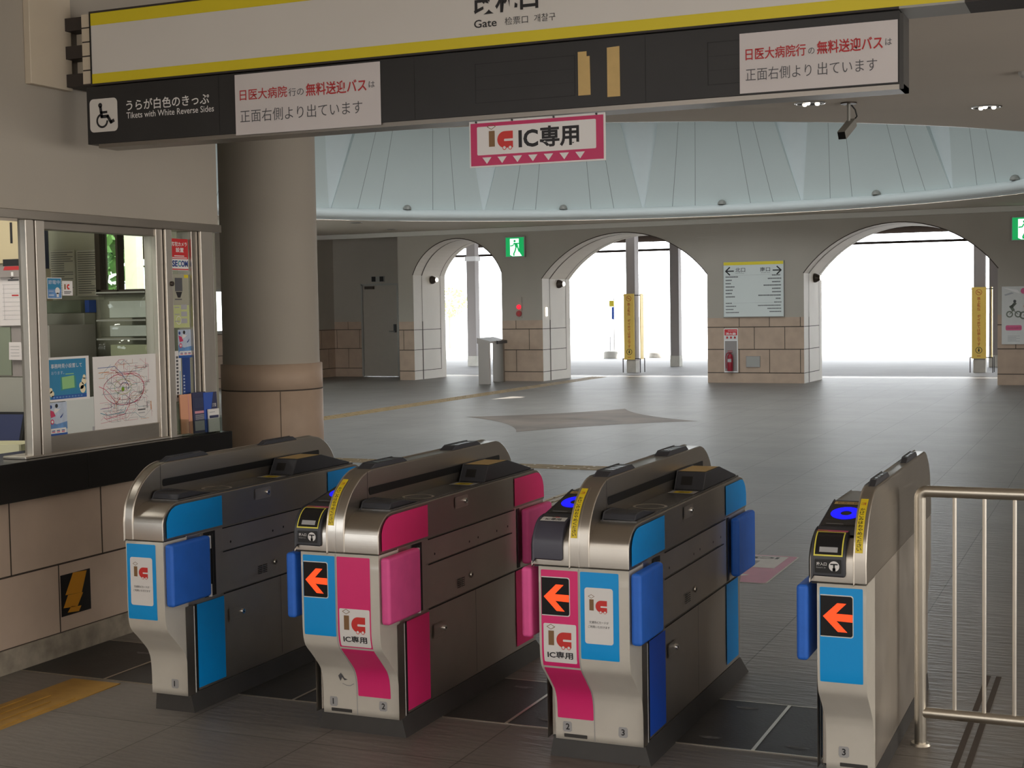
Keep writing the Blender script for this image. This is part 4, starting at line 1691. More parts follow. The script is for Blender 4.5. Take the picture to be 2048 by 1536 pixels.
t = thing('hanging_sign', 'magenta and white hanging sign with row of white triangles below the black sign', 'sign', (-2.338, SY + 0.02, 2.036))
w, h = 0.553, 0.176
b = B()
b.box(0, w, 0, 0.006, 0, h, 'print_white')
b.build('board', t)
b = B()
b.box(0.0, w, 0.006, 0.012, h - 0.006, h + 0.001, 'skirt')
for q in (0.03, 0.18, 0.35, 0.52):
    b.cyl((q, 0.004, h - 0.004), (q, -0.004, h - 0.004), 0.004, 0.004, 'skirt', 10)
b.build('mounting_strip', t)
b = B(onY(0, 0.001))
b.rect(0.006, 0.006, w - 0.006, h - 0.008, 'magenta_sign')
b.map = onY(0, 0.0016)
b.rrect(0.033, 0.046, w - 0.035, h - 0.022, 0.005, 'print_white')
for i in range(7):
    x = 0.073 + i * 0.0635
    b.poly([(x - 0.019, 0.037), (x + 0.019, 0.037), (x, 0.012)], 'print_white')
b.build('panel_print', t)
logo_part(lambda e: onY(0, e + 0.0008), 0.083, 0.062, 0.100, t)
b = B(onY(0, 0.0022))
b.text('IC', 0.206, 0.066, 0.080, 0.066, 'ink', 0.03)
b.text('専用', 0.293, 0.061, 0.158, 0.080, 'ink', 0.03)
b.build('lettering', t)
# =================================================================== FLOOR FITTINGS
def floor_plate(x0, x1, label, marks, y0=4.637, y1=5.205):
    t = thing('floor_plate', label, 'floor plate', (x0, y0, 0), group='dark floor plates between the gates')
    w, h = x1 - x0, y1 - y0
    b = B()
    b.box(0, w, 0, h, -0.004, 0.002, 'mat_dark')
    b.build('plate', t)
    for q in (-0.006, h):
        b = B()
        b.box(0, w, q, q + 0.006, -0.004, 0.0028, 'steel_rail')
        b.build('edge_strip', t)
    b = B()
    b.box(w / 2 - 0.006, w / 2 + 0.006, 0, h, -0.003, 0.0035, 'steel_rail')
    b.build('divider', t)
    for a, c in marks:
        b = B(onZ(0.002, 0.0012))
        pts = []
        for i in range(18):
            q = 2 * PI * i / 18
            r = 1 + random.uniform(-0.25, 0.15)
            pts.append((a + 0.042 * r * math.cos(q), c + 0.014 * r * math.sin(q) + 0.004 * math.cos(q * 2)))
        b.poly(pts, 'footprint')
        b.build('worn_patch', t)


floor_plate(-4.29, -3.42, 'dark floor plate between the office wall and the leftmost gate', [(0.30, 0.42), (0.62, 0.16)])
floor_plate(-3.20, -2.70, 'dark floor plate in the aisle left of the gate with the pink flap pad', [(0.12, 0.47), (0.40, 0.10)])
floor_plate(-2.31, -1.80, 'dark floor plate in the aisle between the pink-padded and blue-padded gates', [(0.12, 0.47), (0.38, 0.09)])
floor_plate(-1.42, -0.885, 'dark floor plate in the rightmost aisle, beside the narrow gate', [(0.13, 0.485), (0.40, 0.08), (0.50, 0.47), (0.10, 0.09)])


def tactile(name, label, x0, x1, y0, y1, along, bars, m):
    t = thing(name, label, 'tactile paving', (x0, y0, 0))
    w, h = x1 - x0, y1 - y0
    b = B()
    b.box(0, w, 0, h, -0.004, 0.003, m)
    b.build('base', t)
    b = B()
    n = bars
    L = h if along == 'y' else w
    seg = 0.30
    k = int(L / seg)
    for j in range(k):
        for i in range(n):
            c = (i + 0.5) / n
            st = 0.012 + j * seg + (0.0 if i % 2 == 0 else 0.07)
            en = min(st + seg - 0.03, L)
            if along == 'y':
                b.box(c * w - 0.012, c * w + 0.012, st, en, 0.003, 0.0075, m)
            else:
                b.box(st, en, c * h - 0.012, c * h + 0.012, 0.003, 0.0075, m)
    o = b.build('raised_bars', t)
    o['kind'] = 'stuff'
    return t


tactile('tactile_strip', 'yellow ribbed tactile strip on the floor before the leftmost gate', -3.985, -3.745, 2.2, 4.60, 'y', 4, 'tactile')
tactile('tactile_strip', 'long faded yellow tactile strip running across the hall towards the arches', -10.40, -10.06, 9.0, 28.2, 'y', 5, 'tactile_dull')
tactile('tactile_strip', 'faded yellow tactile strip crossing the hall floor behind the gates', -10.04, -4.30, 12.18, 12.48, 'x', 4, 'tactile_dull')
tactile('tactile_strip', 'short worn tactile strip leading from the crossing strip towards the gates', -4.16, -3.86, 8.2, 12.16, 'y', 4, 'tactile_dull')

# floor sticker facing the other way
t = thing('floor_sticker', 'white and pink sticker on the floor behind the gates, lettering upside down', 'floor sticker', (-2.05, 7.46, 0))
b = B(onZ(0, 0.0010))
b.rrect(-0.275, 0.0, 0.275, 0.86, 0.03, 'sticker_white_floor')
b.build('sheet', t)
b = B(onZ(0, 0.0018))
b.rrect(-0.265, 0.010, 0.265, 0.850, 0.025, 'sticker_pink_floor')
b.map = onZ(0, 0.0024)
b.rect(-0.215, 0.45, 0.215, 0.825, 'sticker_white_floor')
b.poly([(0.05, 0.40), (0.0, 0.06), (-0.05, 0.40)], 'sticker_white_floor')
b.poly([(0.0, 0.06), (0.13, 0.22), (0.08, 0.24), (0.0, 0.14)], 'sticker_white_floor')
b.poly([(0.0, 0.06), (-0.13, 0.22), (-0.08, 0.24), (0.0, 0.14)], 'sticker_white_floor')
b.build('sticker_print', t)
b = B(onZ(0, 0.0030))
b.text('IC専用', -0.17, 0.72, 0.34, 0.085, 'ink_soft', 0.03, flip=True)
b.rect(0.03, 0.52, 0.085, 0.66, 'grey_print')
b.ring(-0.05, 0.59, 0.028, 0.07, 'grey_print', 20, 1.0, -PI * 0.5, PI * 0.5)
b.build('lettering', t)

# compass star set into the hall floor
b = B(onZ(0, 0.0015))
C0 = (-6.72, 17.65)
tips = [(-8.37, 17.70), (-6.74, 15.65), (-5.07, 17.65), (-6.70, 19.55)]
ins = []
for i in range(4):
    p, q = tips[i], tips[(i + 1) % 4]
    mid = ((p[0] + q[0]) / 2, (p[1] + q[1]) / 2)
    c = (mid[0] + (C0[0] - mid[0]) * 0.32, mid[1] + (C0[1] - mid[1]) * 0.32)
    arc = [((1 - u) ** 2 * p[0] + 2 * u * (1 - u) * c[0] + u * u * q[0], (1 - u) ** 2 * p[1] + 2 * u * (1 - u) * c[1] + u * u * q[1]) for u in [k / 10 for k in range(11)]]
    for k in range(10):
        b.poly([C0, arc[k], arc[k + 1]], 'star_stone')
b.map = onZ(0, 0.0022)
for i, (dx, dy) in enumerate(((-0.5, 0.0), (0.0, -0.55), (0.5, 0.0), (0.0, 0.55))):
    b.poly([(C0[0] + dx * 0.15 - dy * 0.25, C0[1] + dy * 0.15 + dx * 0.25), (C0[0] + dx * 1.3, C0[1] + dy * 1.3), (C0[0] + dx * 0.15 + dy * 0.25, C0[1] + dy * 0.15 - dx * 0.25)], 'star_stone_pale')
tag(b.build('floor_inlay'), 'brown four pointed star of stone inlaid in the hall floor', 'floor inlay')

# =================================================================== FAR WALL THINGS
def fw(name, label, cat, s, z, d=0.0, group=None):
    return thing(name, label, cat, fw_world(s, d, z), FW_A, group)


def running_man(d, x, z, s, m):
    U = lambda u, v: (x + u * s, z + v * s)
    d.disc(*U(0.47, 0.86), 0.075 * s, m, 14)
    d.poly([U(0.42, 0.76), U(0.66, 0.74), U(0.70, 0.50), U(0.52, 0.46)], m)
    d.line([U(0.44, 0.74), U(0.36, 0.60), U(0.20, 0.58)], 0.065 * s, m)
    d.line([U(0.64, 0.73), U(0.80, 0.70), U(0.86, 0.60)], 0.065 * s, m)
    d.line([U(0.55, 0.48), U(0.50, 0.30), U(0.40, 0.10), U(0.42, 0.02)], 0.085 * s, m)
    d.line([U(0.66, 0.50), U(0.74, 0.26), U(0.98, 0.27), U(1.0, 0.18)], 0.085 * s, m)


for s, lab in ((-9.46, 'lit green exit sign with a running figure above the red alarm lamp'), (0.225, 'lit green exit sign with a running figure above the cyclist poster')):
    t = fw('exit_sign', lab, 'exit sign', s, 2.49, -0.06, group='exit signs on the far wall')
    b = B()
    b.box(0, 0.44, 0, 0.058, 0, 0.42, 'grey_metal')
    b.build('housing', t, bevel=0.006)
    b = B(onY(0, 0.002))
    b.rect(0.02, 0.02, 0.42, 0.40, 'exit_green')
    b.map = onY(0, 0.004)
    b.poly([(0.115, 0.05), (0.115, 0.375), (0.31, 0.375), (0.31, 0.12), (0.375, 0.025), (0.17, 0.025)], 'exit_white')
    b.build('lit_panel', t)
    b = B(onY(0, 0.006))
    running_man(b, 0.06, 0.035, 0.34, 'exit_green')
    b.build('pictogram', t)

t = fw('fire_alarm', 'red alarm lamp above a round dull red push button plate on the far wall', 'fire alarm', -9.19, 1.27)
b = B()
b.box(-0.06, 0.06, -0.015, 0.0, 0.0, 0.42, 'wall_paint')
b.build('back_plate', t)
b = B()
b.lathe([(0.0, -0.055), (0.025, -0.05), (0.042, -0.035), (0.047, -0.016), (0.047, 0.0)], (0, -0.015, 0.225), 'lamp_red', 20, 'y')
b.build('lamp', t)
b = B()
b.cyl((0, -0.015, 0.09), (0, -0.04, 0.09), 0.062, 0.058, 'alarm_red', 24)
b.map = onY(-0.04, 0.001)
b.disc(0, 0.09, 0.018, 'red', 16)
b.build('push_button', t)
b = B()
b.box(-8.68, -8.655, -0.035, 0.035, 1.30, 1.48, 'lamp_white')
o = b.build('sensor_light', loc=FW_O, rotz=FW_A, bevel=0.012)
# sits on the reveal of the middle arch
o.location = fw_world(0.0, 0.18, 0.0)
tag(o, 'small white lit strip on the left reveal of the middle arch', 'lamp')

t = fw('guide_board', 'pale guide board with a yellow top band and two black arrows', 'guide board', -4.925, 1.235, -0.035)
b = B()
b.box(0, 1.165, 0, 0.034, 0, 1.045, 'grey_metal')
b.build('frame', t, bevel=0.004)
b = B(onY(0, 0.002))
b.rect(0.012, 0.012, 1.153, 1.033, 'board_white')
b.build('board', t)
b = B(onY(0, 0.004))
b.rect(0.012, 0.975, 1.153, 1.033, 'sign_yellow')
b.build('yellow_band', t)
b = B(onY(0, 0.005))
for sx in (-1, 1):
    c = 0.5825
    X = lambda u: c + sx * (c - u)
    b.line([(X(0.06), 0.865), (X(0.205), 0.865)], 0.022, 'ink')
    b.line([(X(0.13), 0.935), (X(0.055), 0.865), (X(0.13), 0.795)], 0.024, 'ink')
b.text('北口', 0.24, 0.845, 0.19, 0.08, 'ink_soft', 0.01)
b.text('南口', 0.715, 0.845, 0.19, 0.08, 'ink_soft', 0.01)
b.text('North Exit', 0.24, 0.815, 0.17, 0.022, 'grey_print')
b.text('South Exit', 0.735, 0.815, 0.17, 0.022, 'grey_print')
b.build('lettering', t)
b = B(onY(0, 0.005))
rnd = random.Random(3)
wl = [0.24, 0.13, 0.10, 0.17, 0.13, 0.13, 0.17]
wr = [0.17, 0.25, 0.17, 0.33, 0.17, 0.17, 0.43, 0.10]


def tiny_line(b, x0, x1, z, h=0.022):
    x = x0
    while x < x1 - 0.012:
        w_ = rnd.uniform(0.010, 0.02)
        b.rect(x, z, x + w_, z + h, 'ink_soft')
        if rnd.random() < 0.6:
            b.rect(x + 0.003, z + h * 0.55, x + w_ * 0.6, z + h * 0.75, 'board_white')
        x += w_ + 0.005


for i, w_ in enumerate(wl):
    tiny_line(b, 0.05, 0.05 + w_, 0.745 - i * 0.062)
for i, w_ in enumerate(wr):
    tiny_line(b, 1.11 - w_, 1.11, 0.765 - i * 0.062)
for i, (w1_, w2_) in enumerate(((0.13, 0.13), (0.20, 0.44), (0.16, 0.26), (0.26, 0.22))):
    tiny_line(b, 0.05, 0.05 + w1_, 0.255 - i * 0.058, 0.018)
    tiny_line(b, 1.11 - w2_, 1.11, 0.265 - i * 0.058, 0.018)
b.rect(0.05, 0.785, 1.11, 0.787, 'grey_print')
b.rect(0.20, 0.265, 0.98, 0.267, 'grey_print')
o = b.build('small_print', t)
o['kind'] = 'stuff'

t = fw('extinguisher_cabinet', 'narrow wall niche with red heading holding the fire extinguisher', 'extinguisher box', -4.925, 0.195, -0.012)
b = B()
b.box(0, 0.27, 0.0, 0.012, 0, 0.83, 'print_white')
b.build('surround', t, bevel=0.003)
b = B(onY(0, 0.001))
b.rect(0.018, 0.025, 0.252, 0.595, 'column_paint')
b.build('niche', t)
b = B(onY(0, 0.002))
b.rect(0.012, 0.70, 0.258, 0.815, 'red')
b.rect(0.012, 0.615, 0.258, 0.70, 'poster_pale')
b.map = onY(0, 0.004)
b.text('消火器', 0.035, 0.71, 0.20, 0.045, 'print_white', 0.02)
b.text('FIRE EXTINGUISHER', 0.08, 0.775, 0.165, 0.018, 'print_white')
for i in range(3):
    b.poly([(0.04 + i * 0.075, 0.645), (0.075 + i * 0.075, 0.635), (0.082 + i * 0.075, 0.675), (0.055 + i * 0.075, 0.682)], 'red')
    b.line([(0.05 + i * 0.075, 0.675), (0.085 + i * 0.075, 0.650)], 0.007, 'ink')
b.build('lettering', t)
t = fw('fire_extinguisher', 'red fire extinguisher standing in the wall niche', 'fire extinguisher', -4.79, 0.225, -0.075)
b = B()
b.lathe([(0.0, 0), (0.052, 0.0), (0.055, 0.01), (0.055, 0.26), (0.050, 0.29), (0.03, 0.315), (0.018, 0.322), (0.018, 0.335), (0, 0.335)], (0, 0, 0), 'ext_red', 24)
b.build('cylinder', t)
b = B()
b.box(-0.045, 0.045, -0.01, 0.01, 0.345, 0.358, 'ext_red')
b.box(-0.02, 0.02, -0.012, 0.012, 0.33, 0.348, 'black')
b.box(-0.045, 0.05, -0.008, 0.008, 0.372, 0.384, 'ext_red')
b.build('lever', t)
b = B()
b.tube([(-0.02, -0.01, 0.34), (-0.06, -0.02, 0.33), (-0.075, -0.03, 0.27), (-0.072, -0.03, 0.12), (-0.066, -0.03, 0.05)], 0.010, 'ext_red', 10)
b.build('hose', t)
b = B()
b.map = lambda a, c: (0.0565 * math.sin(a / 0.055), -0.0565 * math.cos(a / 0.055), c)
for q in range(6):
    b.rect(-0.04 + q * 0.0133, 0.17, -0.04 + (q + 1) * 0.0133, 0.23, 'label_grey')
b.build('label', t)

b = B()
b.box(0, 0.27, -0.014, 0.0, 0, 0.21, 'grey_metal')
b.map = onY(-0.014, 0.001)
b.frame(0.0, 0.0, 0.27, 0.21, 0.004, 0.010, 'column_paint')
o = b.build('access_panel', loc=fw_world(-4.50, 0, 0.295), rotz=FW_A)
tag(o, 'small grey metal access panel in the tiles right of the fire extinguisher', 'panel')

# wall lamps on the left reveals
for A, lab in zip(ARCH, ('dark bronze wall lamp on the reveal of the narrow left arch', 'dark bronze wall lamp on the reveal of the middle arch', 'dark bronze wall lamp on the reveal of the right arch')):
    t = fw('wall_lamp', lab, 'wall lamp', A[0], 2.0 if A is not ARCH[0] else 2.15, 0.80, group='bronze wall lamps in the arches')
    b = B()
    b.lathe([(0.0, 0.0), (0.085, 0.0), (0.088, 0.02), (0.080, 0.05), (0.060, 0.085), (0.036, 0.12), (0.030, 0.135)], (0, 0, -0.05), 'dark_bronze', 28, 'x')
    b.build('housing', t)
    b = B()
    b.lathe([(0.046, 0.118), (0.044, 0.138), (0.028, 0.152), (0.0, 0.157)], (0, 0, -0.05), 'lamp_white', 20, 'x')
    b.build('lens', t)

t = fw('poster', 'pale poster with two cyclists and a pink button, right of the right arch', 'poster', 0.07, 0.71, -0.022)
b = B()
b.box(0, 0.80, 0, 0.011, 0, 1.0, 'poster_pale')
b.build('sheet', t)
b = B(onY(0, 0.002))
b.poly([(0.03, 0.98), (0.26, 0.94), (0.30, 0.88), (0.22, 0.90), (0.10, 0.95)], 'print_white')
b.poly([(0.04, 0.86), (0.16, 0.90), (0.20, 0.88), (0.06, 0.84)], 'map_grey')
b.rect(0.045, 0.62, 0.40, 0.80, 'poster_pale')


def cyclist(d, x, z, k, m):
    d.ring(x, z, 0.036 * k, 0.058 * k, 'cyclist_grey', 20)
    d.ring(x + 0.14 * k, z, 0.036 * k, 0.058 * k, 'cyclist_grey', 20)
    d.line([(x, z), (x + 0.06 * k, z + 0.07 * k), (x + 0.14 * k, z)], 0.012 * k, 'cyclist_grey')
    d.line([(x + 0.06 * k, z + 0.07 * k), (x + 0.03 * k, z + 0.12 * k), (x + 0.09 * k, z + 0.19 * k)], 0.05 * k, m)
    d.line([(x + 0.09 * k, z + 0.18 * k), (x + 0.0 * k, z + 0.13 * k)], 0.02 * k, m)
    d.disc(x + 0.085 * k, z + 0.225 * k, 0.026 * k, 'ink_soft', 14)


cyclist(b, 0.13, 0.52, 1.0, 'cyclist_grey')
cyclist(b, 0.36, 0.50, 1.2, 'cyclist_orange')
b.rrect(0.065, 0.24, 0.33, 0.33, 0.025, 'poster_pink')
b.disc(0.36, 0.92, 0.05, 'poster_pink')
for i in range(5):
    b.rect(0.10, 0.14 - i * 0.022, 0.30 - (i % 2) * 0.06, 0.147 - i * 0.022, 'label_grey')
b.rect(0.10, 0.275, 0.295, 0.285, 'map_pink')
b.build('poster_print', t)

# stainless writing stand
t = thing('writing_stand', 'stainless steel writing stand with a slanted top before the narrow arch', 'stand', (-11.58, 25.72, 0), math.radians(6))
for y0 in (-0.50, 0.40):
    b = B()
    b.box(-0.11, 0.11, y0, y0 + 0.10, 0, 0.80, 'steel_dull')
    b.build('leg', t, bevel=0.004)
b = B()
b.prism([(-0.125, 0.80), (-0.125, 0.905), (0.14, 0.835), (0.14, 0.80)], -0.52, 0.52, 'steel_dull', 'y')
b.prism([(0.14, 0.775), (0.14, 0.838), (0.165, 0.832), (0.165, 0.775)], -0.10, 0.52, 'skirt', 'y')
b.build('top', t, bevel=0.003)

# =================================================================== CEILING THINGS
for (x, y), lab, k in (((-2.38, 11.62), 'recessed ceiling downlight with bright bulbs beside the security camera', 0), ((-1.11, 12.60), 'recessed ceiling downlight with bright bulbs near the hall opening, far right', 0),
                       ((-3.16, 11.33), 'recessed dark ceiling downlight partly behind the black sign', 1), ((-13.15, 23.2), 'unlit recessed ceiling downlight before the service door', 1), ((-13.7, 25.6), 'unlit recessed ceiling downlight nearest the service door', 1)):
    t = thing('downlight', lab, 'downlight', (x, y, CZ), group='recessed ceiling downlights')
    b = B()
    b.lathe([(0.125, -0.001), (0.120, -0.008), (0.105, -0.009), (0.100, -0.002)], (0, 0, 0), 'chrome', 32)
    b.build('rim', t)
    b = B()
    b.lathe([(0.102, -0.0015), (0.0, -0.0015)], (0, 0, 0), 'dark_bronze', 32)
    b.build('recess', t)
    if k == 0:
        for q in range(3):
            b = B()
            a = 0.4 + q * 2 * PI / 3
            b.lathe([(0.0, -0.024), (0.014, -0.020), (0.020, -0.010), (0.020, -0.002)], (0.060 * math.cos(a), 0.045 * math.sin(a), 0), 'lamp_white', 14)
            b.build('bulb', t)
t = thing('security_camera', 'dark security camera hanging from the ceiling on a short stem', 'camera', (-2.095, 11.75, CZ))
b = B()
b.cyl((0, 0, -0.012), (0, 0, 0), 0.065, 0.065, 'dark_bronze', 24)
b.cyl((0, 0, -0.15), (0, 0, -0.012), 0.014, 0.014, 'grey_metal', 14)
b.build('stem', t)
b = B()
dirv = Vector((-0.05, -0.28, -0.15)).normalized()
sidev = dirv.cross(Vector((0, 0, 1))).normalized()
upv = sidev.cross(dirv)
c0 = Vector((0.02, 0.05, -0.155))


def cam_box(l0, l1, hw, hh, m, d):
    vs = []
    for l in (l0, l1):
        for u in (-hw, hw):
            for v in (-hh, hh):
                vs.append(c0 + dirv * l + sidev * u + upv * v)
    d.add(vs, [(0, 1, 3, 2), (4, 6, 7, 5), (0, 4, 5, 1), (2, 3, 7, 6), (0, 2, 6, 4), (1, 5, 7, 3)], m)


cam_box(0.0, 0.27, 0.034, 0.034, 'grey_metal', b)
b.build('housing', t, bevel=0.004)
b = B()
cam_box(0.27, 0.275, 0.030, 0.030, 'black', b)
b.build('lens_hood', t)
b = B()
b.tube([(0.02, 0.0, -0.02), (0.05, 0.01, -0.06), (0.06, 0.03, -0.11), (0.03, 0.05, -0.14)], 0.006, 'black', 8)
b.build('cable', t)
b = B()
b.lathe([(0.0, -0.045), (0.05, -0.04), (0.07, -0.02), (0.075, 0)], (-0.667, 10.82, CZ), 'white', 24)
tag(b.build('smoke_detector'), 'small white smoke detector on the ceiling at the right edge', 'detector')
for k in range(NP):
    tc = T0 + (k + 0.5) * step
    x, y, _ = dp(tc, RR - 0.085, 0)
    if y < 20.5:
        continue
    t = thing('uplight', 'small round uplight on the rim of the dome', 'uplight', (x, y, CZ + 0.207), group='uplights along the dome rim')
    b = B()
    b.lathe([(0.075, 0.0), (0.075, 0.02), (0.066, 0.045), (0.048, 0.068), (0.022, 0.080), (0.0, 0.082)], (0, 0, 0), 'grey_metal', 24)
    b.build('housing', t)
    b = B()
    b.lathe([(0.050, 0.0665), (0.0, 0.084)], (0, 0, 0.0015), 'clear_glass', 20)
    b.build('lens', t)

# =================================================================== OUTSIDE
b = B()
b.box(-40, 20, 28.0, 29.81, 3.30, 3.45, 'canopy_paint')
b.box(-40, 20, 30.06, 39.4, 3.30, 3.45, 'canopy_paint')
for x in (-22, -16, -10.1, -4, 2, 8):
    b.box(x - 0.1, x + 0.1, 28.0, 39.4, 3.45, 3.6, 'canopy_paint')
can = thing('canopy', 'brown flat canopy roof outside the arches', 'canopy', (0, 0, 0))
b.build('roof', can)
b = B()
b.tube([(-40, 39.3, 3.06), (20, 39.3, 3.06)], 0.035, 'canopy_paint', 10)
b.build('pipe', can)
for (x0, x1, y0, y1, lab) in ((-10.265, -10.06, 30.12, 30.40, 'grey canopy column behind the yellow board seen through the middle arch'),
                              (-2.945, -2.715, 30.60, 30.85, 'grey canopy column behind the yellow board seen through the right arch'),
                              (-10.17, -9.95, 33.09, 33.33, 'grey canopy column with a pale foot, seen right of centre in the middle arch'),
                              (-15.57, -15.33, 33.1, 33.35, 'grey canopy column seen through the narrow arch'),
                              (-2.86, -2.60, 33.1, 33.35, 'grey canopy column at the right edge of the right arch')):
    t = thing('canopy_column', lab, 'column', (x0, y0, 0), group='columns of the canopy')
    b = B()
    b.box(0, x1 - x0, 0, y1 - y0, 0.26, 3.30, 'column_paint')
    b.build('shaft', t, bevel=0.006)
    b = B()
    b.box(-0.004, x1 - x0 + 0.004, -0.004, y1 - y0 + 0.004, 0, 0.26, 'concrete')
    b.build('foot', t)
    if y0 > 33 and x0 < -15:
        b = B()
        b.box(-0.03, x1 - x0 + 0.03, -0.03, y1 - y0 + 0.03, 2.68, 2.80, 'column_white')
        b.build('band', t)
for x0, x1, y, lab in ((-10.292, -10.052, 30.02, 'tall yellow no smoking board seen through the middle arch'), (-2.972, -2.692, 30.50, 'tall yellow no smoking board seen through the right arch')):
    w = x1 - x0
    t = thing('yellow_sign', lab, 'sign', (x0, y, 0), group='yellow no smoking boards')
    b = B()
    b.box(0, w, 0, 0.02, 0.29, 1.745, 'yellow_board')
    b.build('front_board', t)
    b = B()
    b.box(w + 0.085, w + 0.100, 0.14, 0.36, 0.29, 1.745, 'yellow_board')
    b.build('side_board', t)
    for lx_, ly in ((-0.03, 0.01), (w + 0.135, 0.30), (0.03, 0.30), (w + 0.13, 0.012)):
        b = B()
        b.box(lx_ - 0.009, lx_ + 0.009, ly - 0.009, ly + 0.009, 0, 0.32, 'skirt')
        b.build('leg', t)
    b = B()
    b.box(-0.03, w + 0.14, 0.021, 0.03, 0.30, 0.32, 'skirt')
    b.box(-0.03, w + 0.14, 0.021, 0.03, 1.70, 1.72, 'skirt')
    b.build('cross_bar', t)
    b = B(onY(0, 0.003))
    c = w / 2
    b.ring(c, 1.64, 0.052, 0.062, 'board_red', 28)
    b.line([(c - 0.04, 1.68), (c + 0.04, 1.60)], 0.009, 'board_red')
    b.rect(c - 0.035, 1.635, c + 0.03, 1.645, 'board_red')
    b.vtext('路上喫煙 ポイ捨ては禁止です', c, 1.545, 0.062, 'board_red', 1.16, 0.015)
    b.ring(c, 0.46, 0.055, 0.066, 'ink', 28)
    b.disc(c, 0.49, 0.012, 'ink', 12)
    b.poly([(c - 0.018, 0.475), (c + 0.018, 0.475), (c + 0.012, 0.43), (c - 0.012, 0.43)], 'ink')
    b.rect(c - 0.035, 0.335, c + 0.035, 0.348, 'board_red')
    b.build('lettering', t)

t = thing('bus_stop', 'bus stop pole with yellow and blue plates on a round concrete base outside', 'bus stop', (-13.46, 38.2, 0))
b = B()
b.lathe([(0.24, 0.0), (0.235, 0.16), (0.20, 0.20), (0.0, 0.20)], (0, 0, 0), 'concrete', 28)
b.build('base', t)
b = B()
b.cyl((0.07, 0, 0.20), (0.07, 0, 1.70), 0.012, 0.012, 'grey_metal', 10)
b.build('pole', t)
b = B()
b.box(-0.06, 0.08, -0.02, 0.0, 1.46, 1.63, 'sign_yellow')
b.build('yellow_plate', t)
b = B()
b.box(0.01, 0.08, -0.02, 0.0, 1.10, 1.45, 'leaf_blue')
b.build('blue_plate', t)
b = B()
b.cyl((-0.05, 0, 0.20), (-0.05, 0, 0.62), 0.010, 0.010, 'ink', 8)
b.build('post', t)
b = B()
b.lathe([(0.24, 0.0), (0.235, 0.12), (0.20, 0.16), (0.0, 0.16)], (-12.25, 38.6, 0), 'concrete', 28)
tag(b.build('concrete_base'), 'round concrete weight on the ground outside, right of the yellow board', 'concrete base')


def shrub(c, rx, rz, n, label, trunk=0.0, leaf='foliage'):
    t = thing('shrub' if not trunk else 'tree', label, 'shrub' if not trunk else 'tree', (c[0], c[1], 0))
    b = B()
    rnd2 = random.Random(int(c[0] * 10))
    for i in range(n):
        u = Vector((rnd2.gauss(0, 1), rnd2.gauss(0, 1), rnd2.gauss(0, 1))).normalized() * rnd2.uniform(0.45, 1) ** 0.5
        p = Vector((u.x * rx, u.y * rx, c[2] + u.z * rz))
        a = Vector((rnd2.gauss(0, 1), rnd2.gauss(0, 1), rnd2.gauss(0, 1))).normalized()
        q = a.orthogonal().normalized()
        k = rx * 0.09 * rnd2.uniform(0.7, 1.4)
        b.add([p - a * k, p + q * k * 0.5, p + a * k, p - q * k * 0.5], [(0, 1, 2, 3)], leaf)
    b.build('leaves', t)
    b = B()
    b.cyl((0, 0, 0), (0, 0, max(c[2] - rz * 0.4, 0.3)), 0.06 if not trunk else 0.14, 0.03 if not trunk else 0.08, 'bark', 10)
    b.build('trunk', t)


shrub((-23.3, 48.0, 1.7), 0.75, 0.55, 500, 'yellow green shrub outside, seen through the narrow arch', 0, 'foliage_sunlit')
shrub((-21.0, 24.0, 2.6), 1.6, 1.9, 1500, 'leafy green tree outside the hall, seen through the office window', 1)
# =================================================================== TICKET OFFICE CONTENTS
XG = XB - 0.030                       # outer face of the panes
KG = XG / XB


def G(y, z):
    return y * KG, 1.5 - (1.5 - z) * KG


def glass_sheet(name, label, cat, y0, y1, z0, z1, m, parts=None, group=None, lift=0.0012):
    y0, z0 = G(y0, z0)
    y1, z1 = G(y1, z1)
    t = thing(name, label, cat, (XG, y0, z0), group=group)
    b = B()
    b.box(lift - 0.0008, lift, 0, y1 - y0, 0, z1 - z0, m)
    b.build('sheet', t)
    return t, y1 - y0, z1 - z0, (lambda e: (lambda a, c: (lift + e, a, c)))


# railway map
t, w, h, mp = glass_sheet('rail_map', 'large white railway map with coloured lines taped inside the office window pane', 'map', 5.170, 5.648, 0.972, 1.304, 'print_white', lift=0.003)
b = B(mp(0.0004))
rnd = random.Random(11)
U = lambda u, v: (0.03 + (u - 855) / 900 * (w - 0.05), h - 0.012 - (v - 190) / 1000 * (h - 0.02))


def pl(pts, k, m):
    b.line([U(*p) for p in pts], k, m)


def loop(cx, cy, rx, ry, k, m, t0=0, t1=2 * PI, n=30):
    pl([(cx + rx * math.cos(t0 + (t1 - t0) * i / n), cy + ry * math.sin(t0 + (t1 - t0) * i / n)) for i in range(n + 1)], k, m)


cols = ['map_grey', 'map_grey', 'map_pink', 'map_grey', 'map_orange', 'map_teal', 'map_red', 'map_pink']
for i in range(95):
    x, y = rnd.uniform(860, 1500), rnd.uniform(230, 1120)
    pts = [(x, y)]
    for j in range(rnd.randint(2, 5)):
        a = rnd.choice([0, 0, 0.5, -0.5, 0.25, -0.25]) * PI
        l = rnd.uniform(40, 150)
        x = min(max(x + l * math.cos(a), 855), 1690); y = min(max(y + l * math.sin(a), 215), 1130)
        pts.append((x, y))
    pl(pts, 0.0014, rnd.choice(cols))
for i in range(10):
    x0 = rnd.uniform(1400, 1660); y0 = rnd.uniform(220, 1080)
    for j in range(5):
        pl([(x0 + rnd.uniform(-40, 30), y0 + j * 9), (x0 + rnd.uniform(30, 70), y0 + j * 9)], 0.0009, 'ink_soft')
loop(1240, 655, 310, 235, 0.0026, 'map_red')
loop(1240, 655, 210, 160, 0.0018, 'map_grey')
loop(1225, 620, 130, 110, 0.0018, 'map_green')
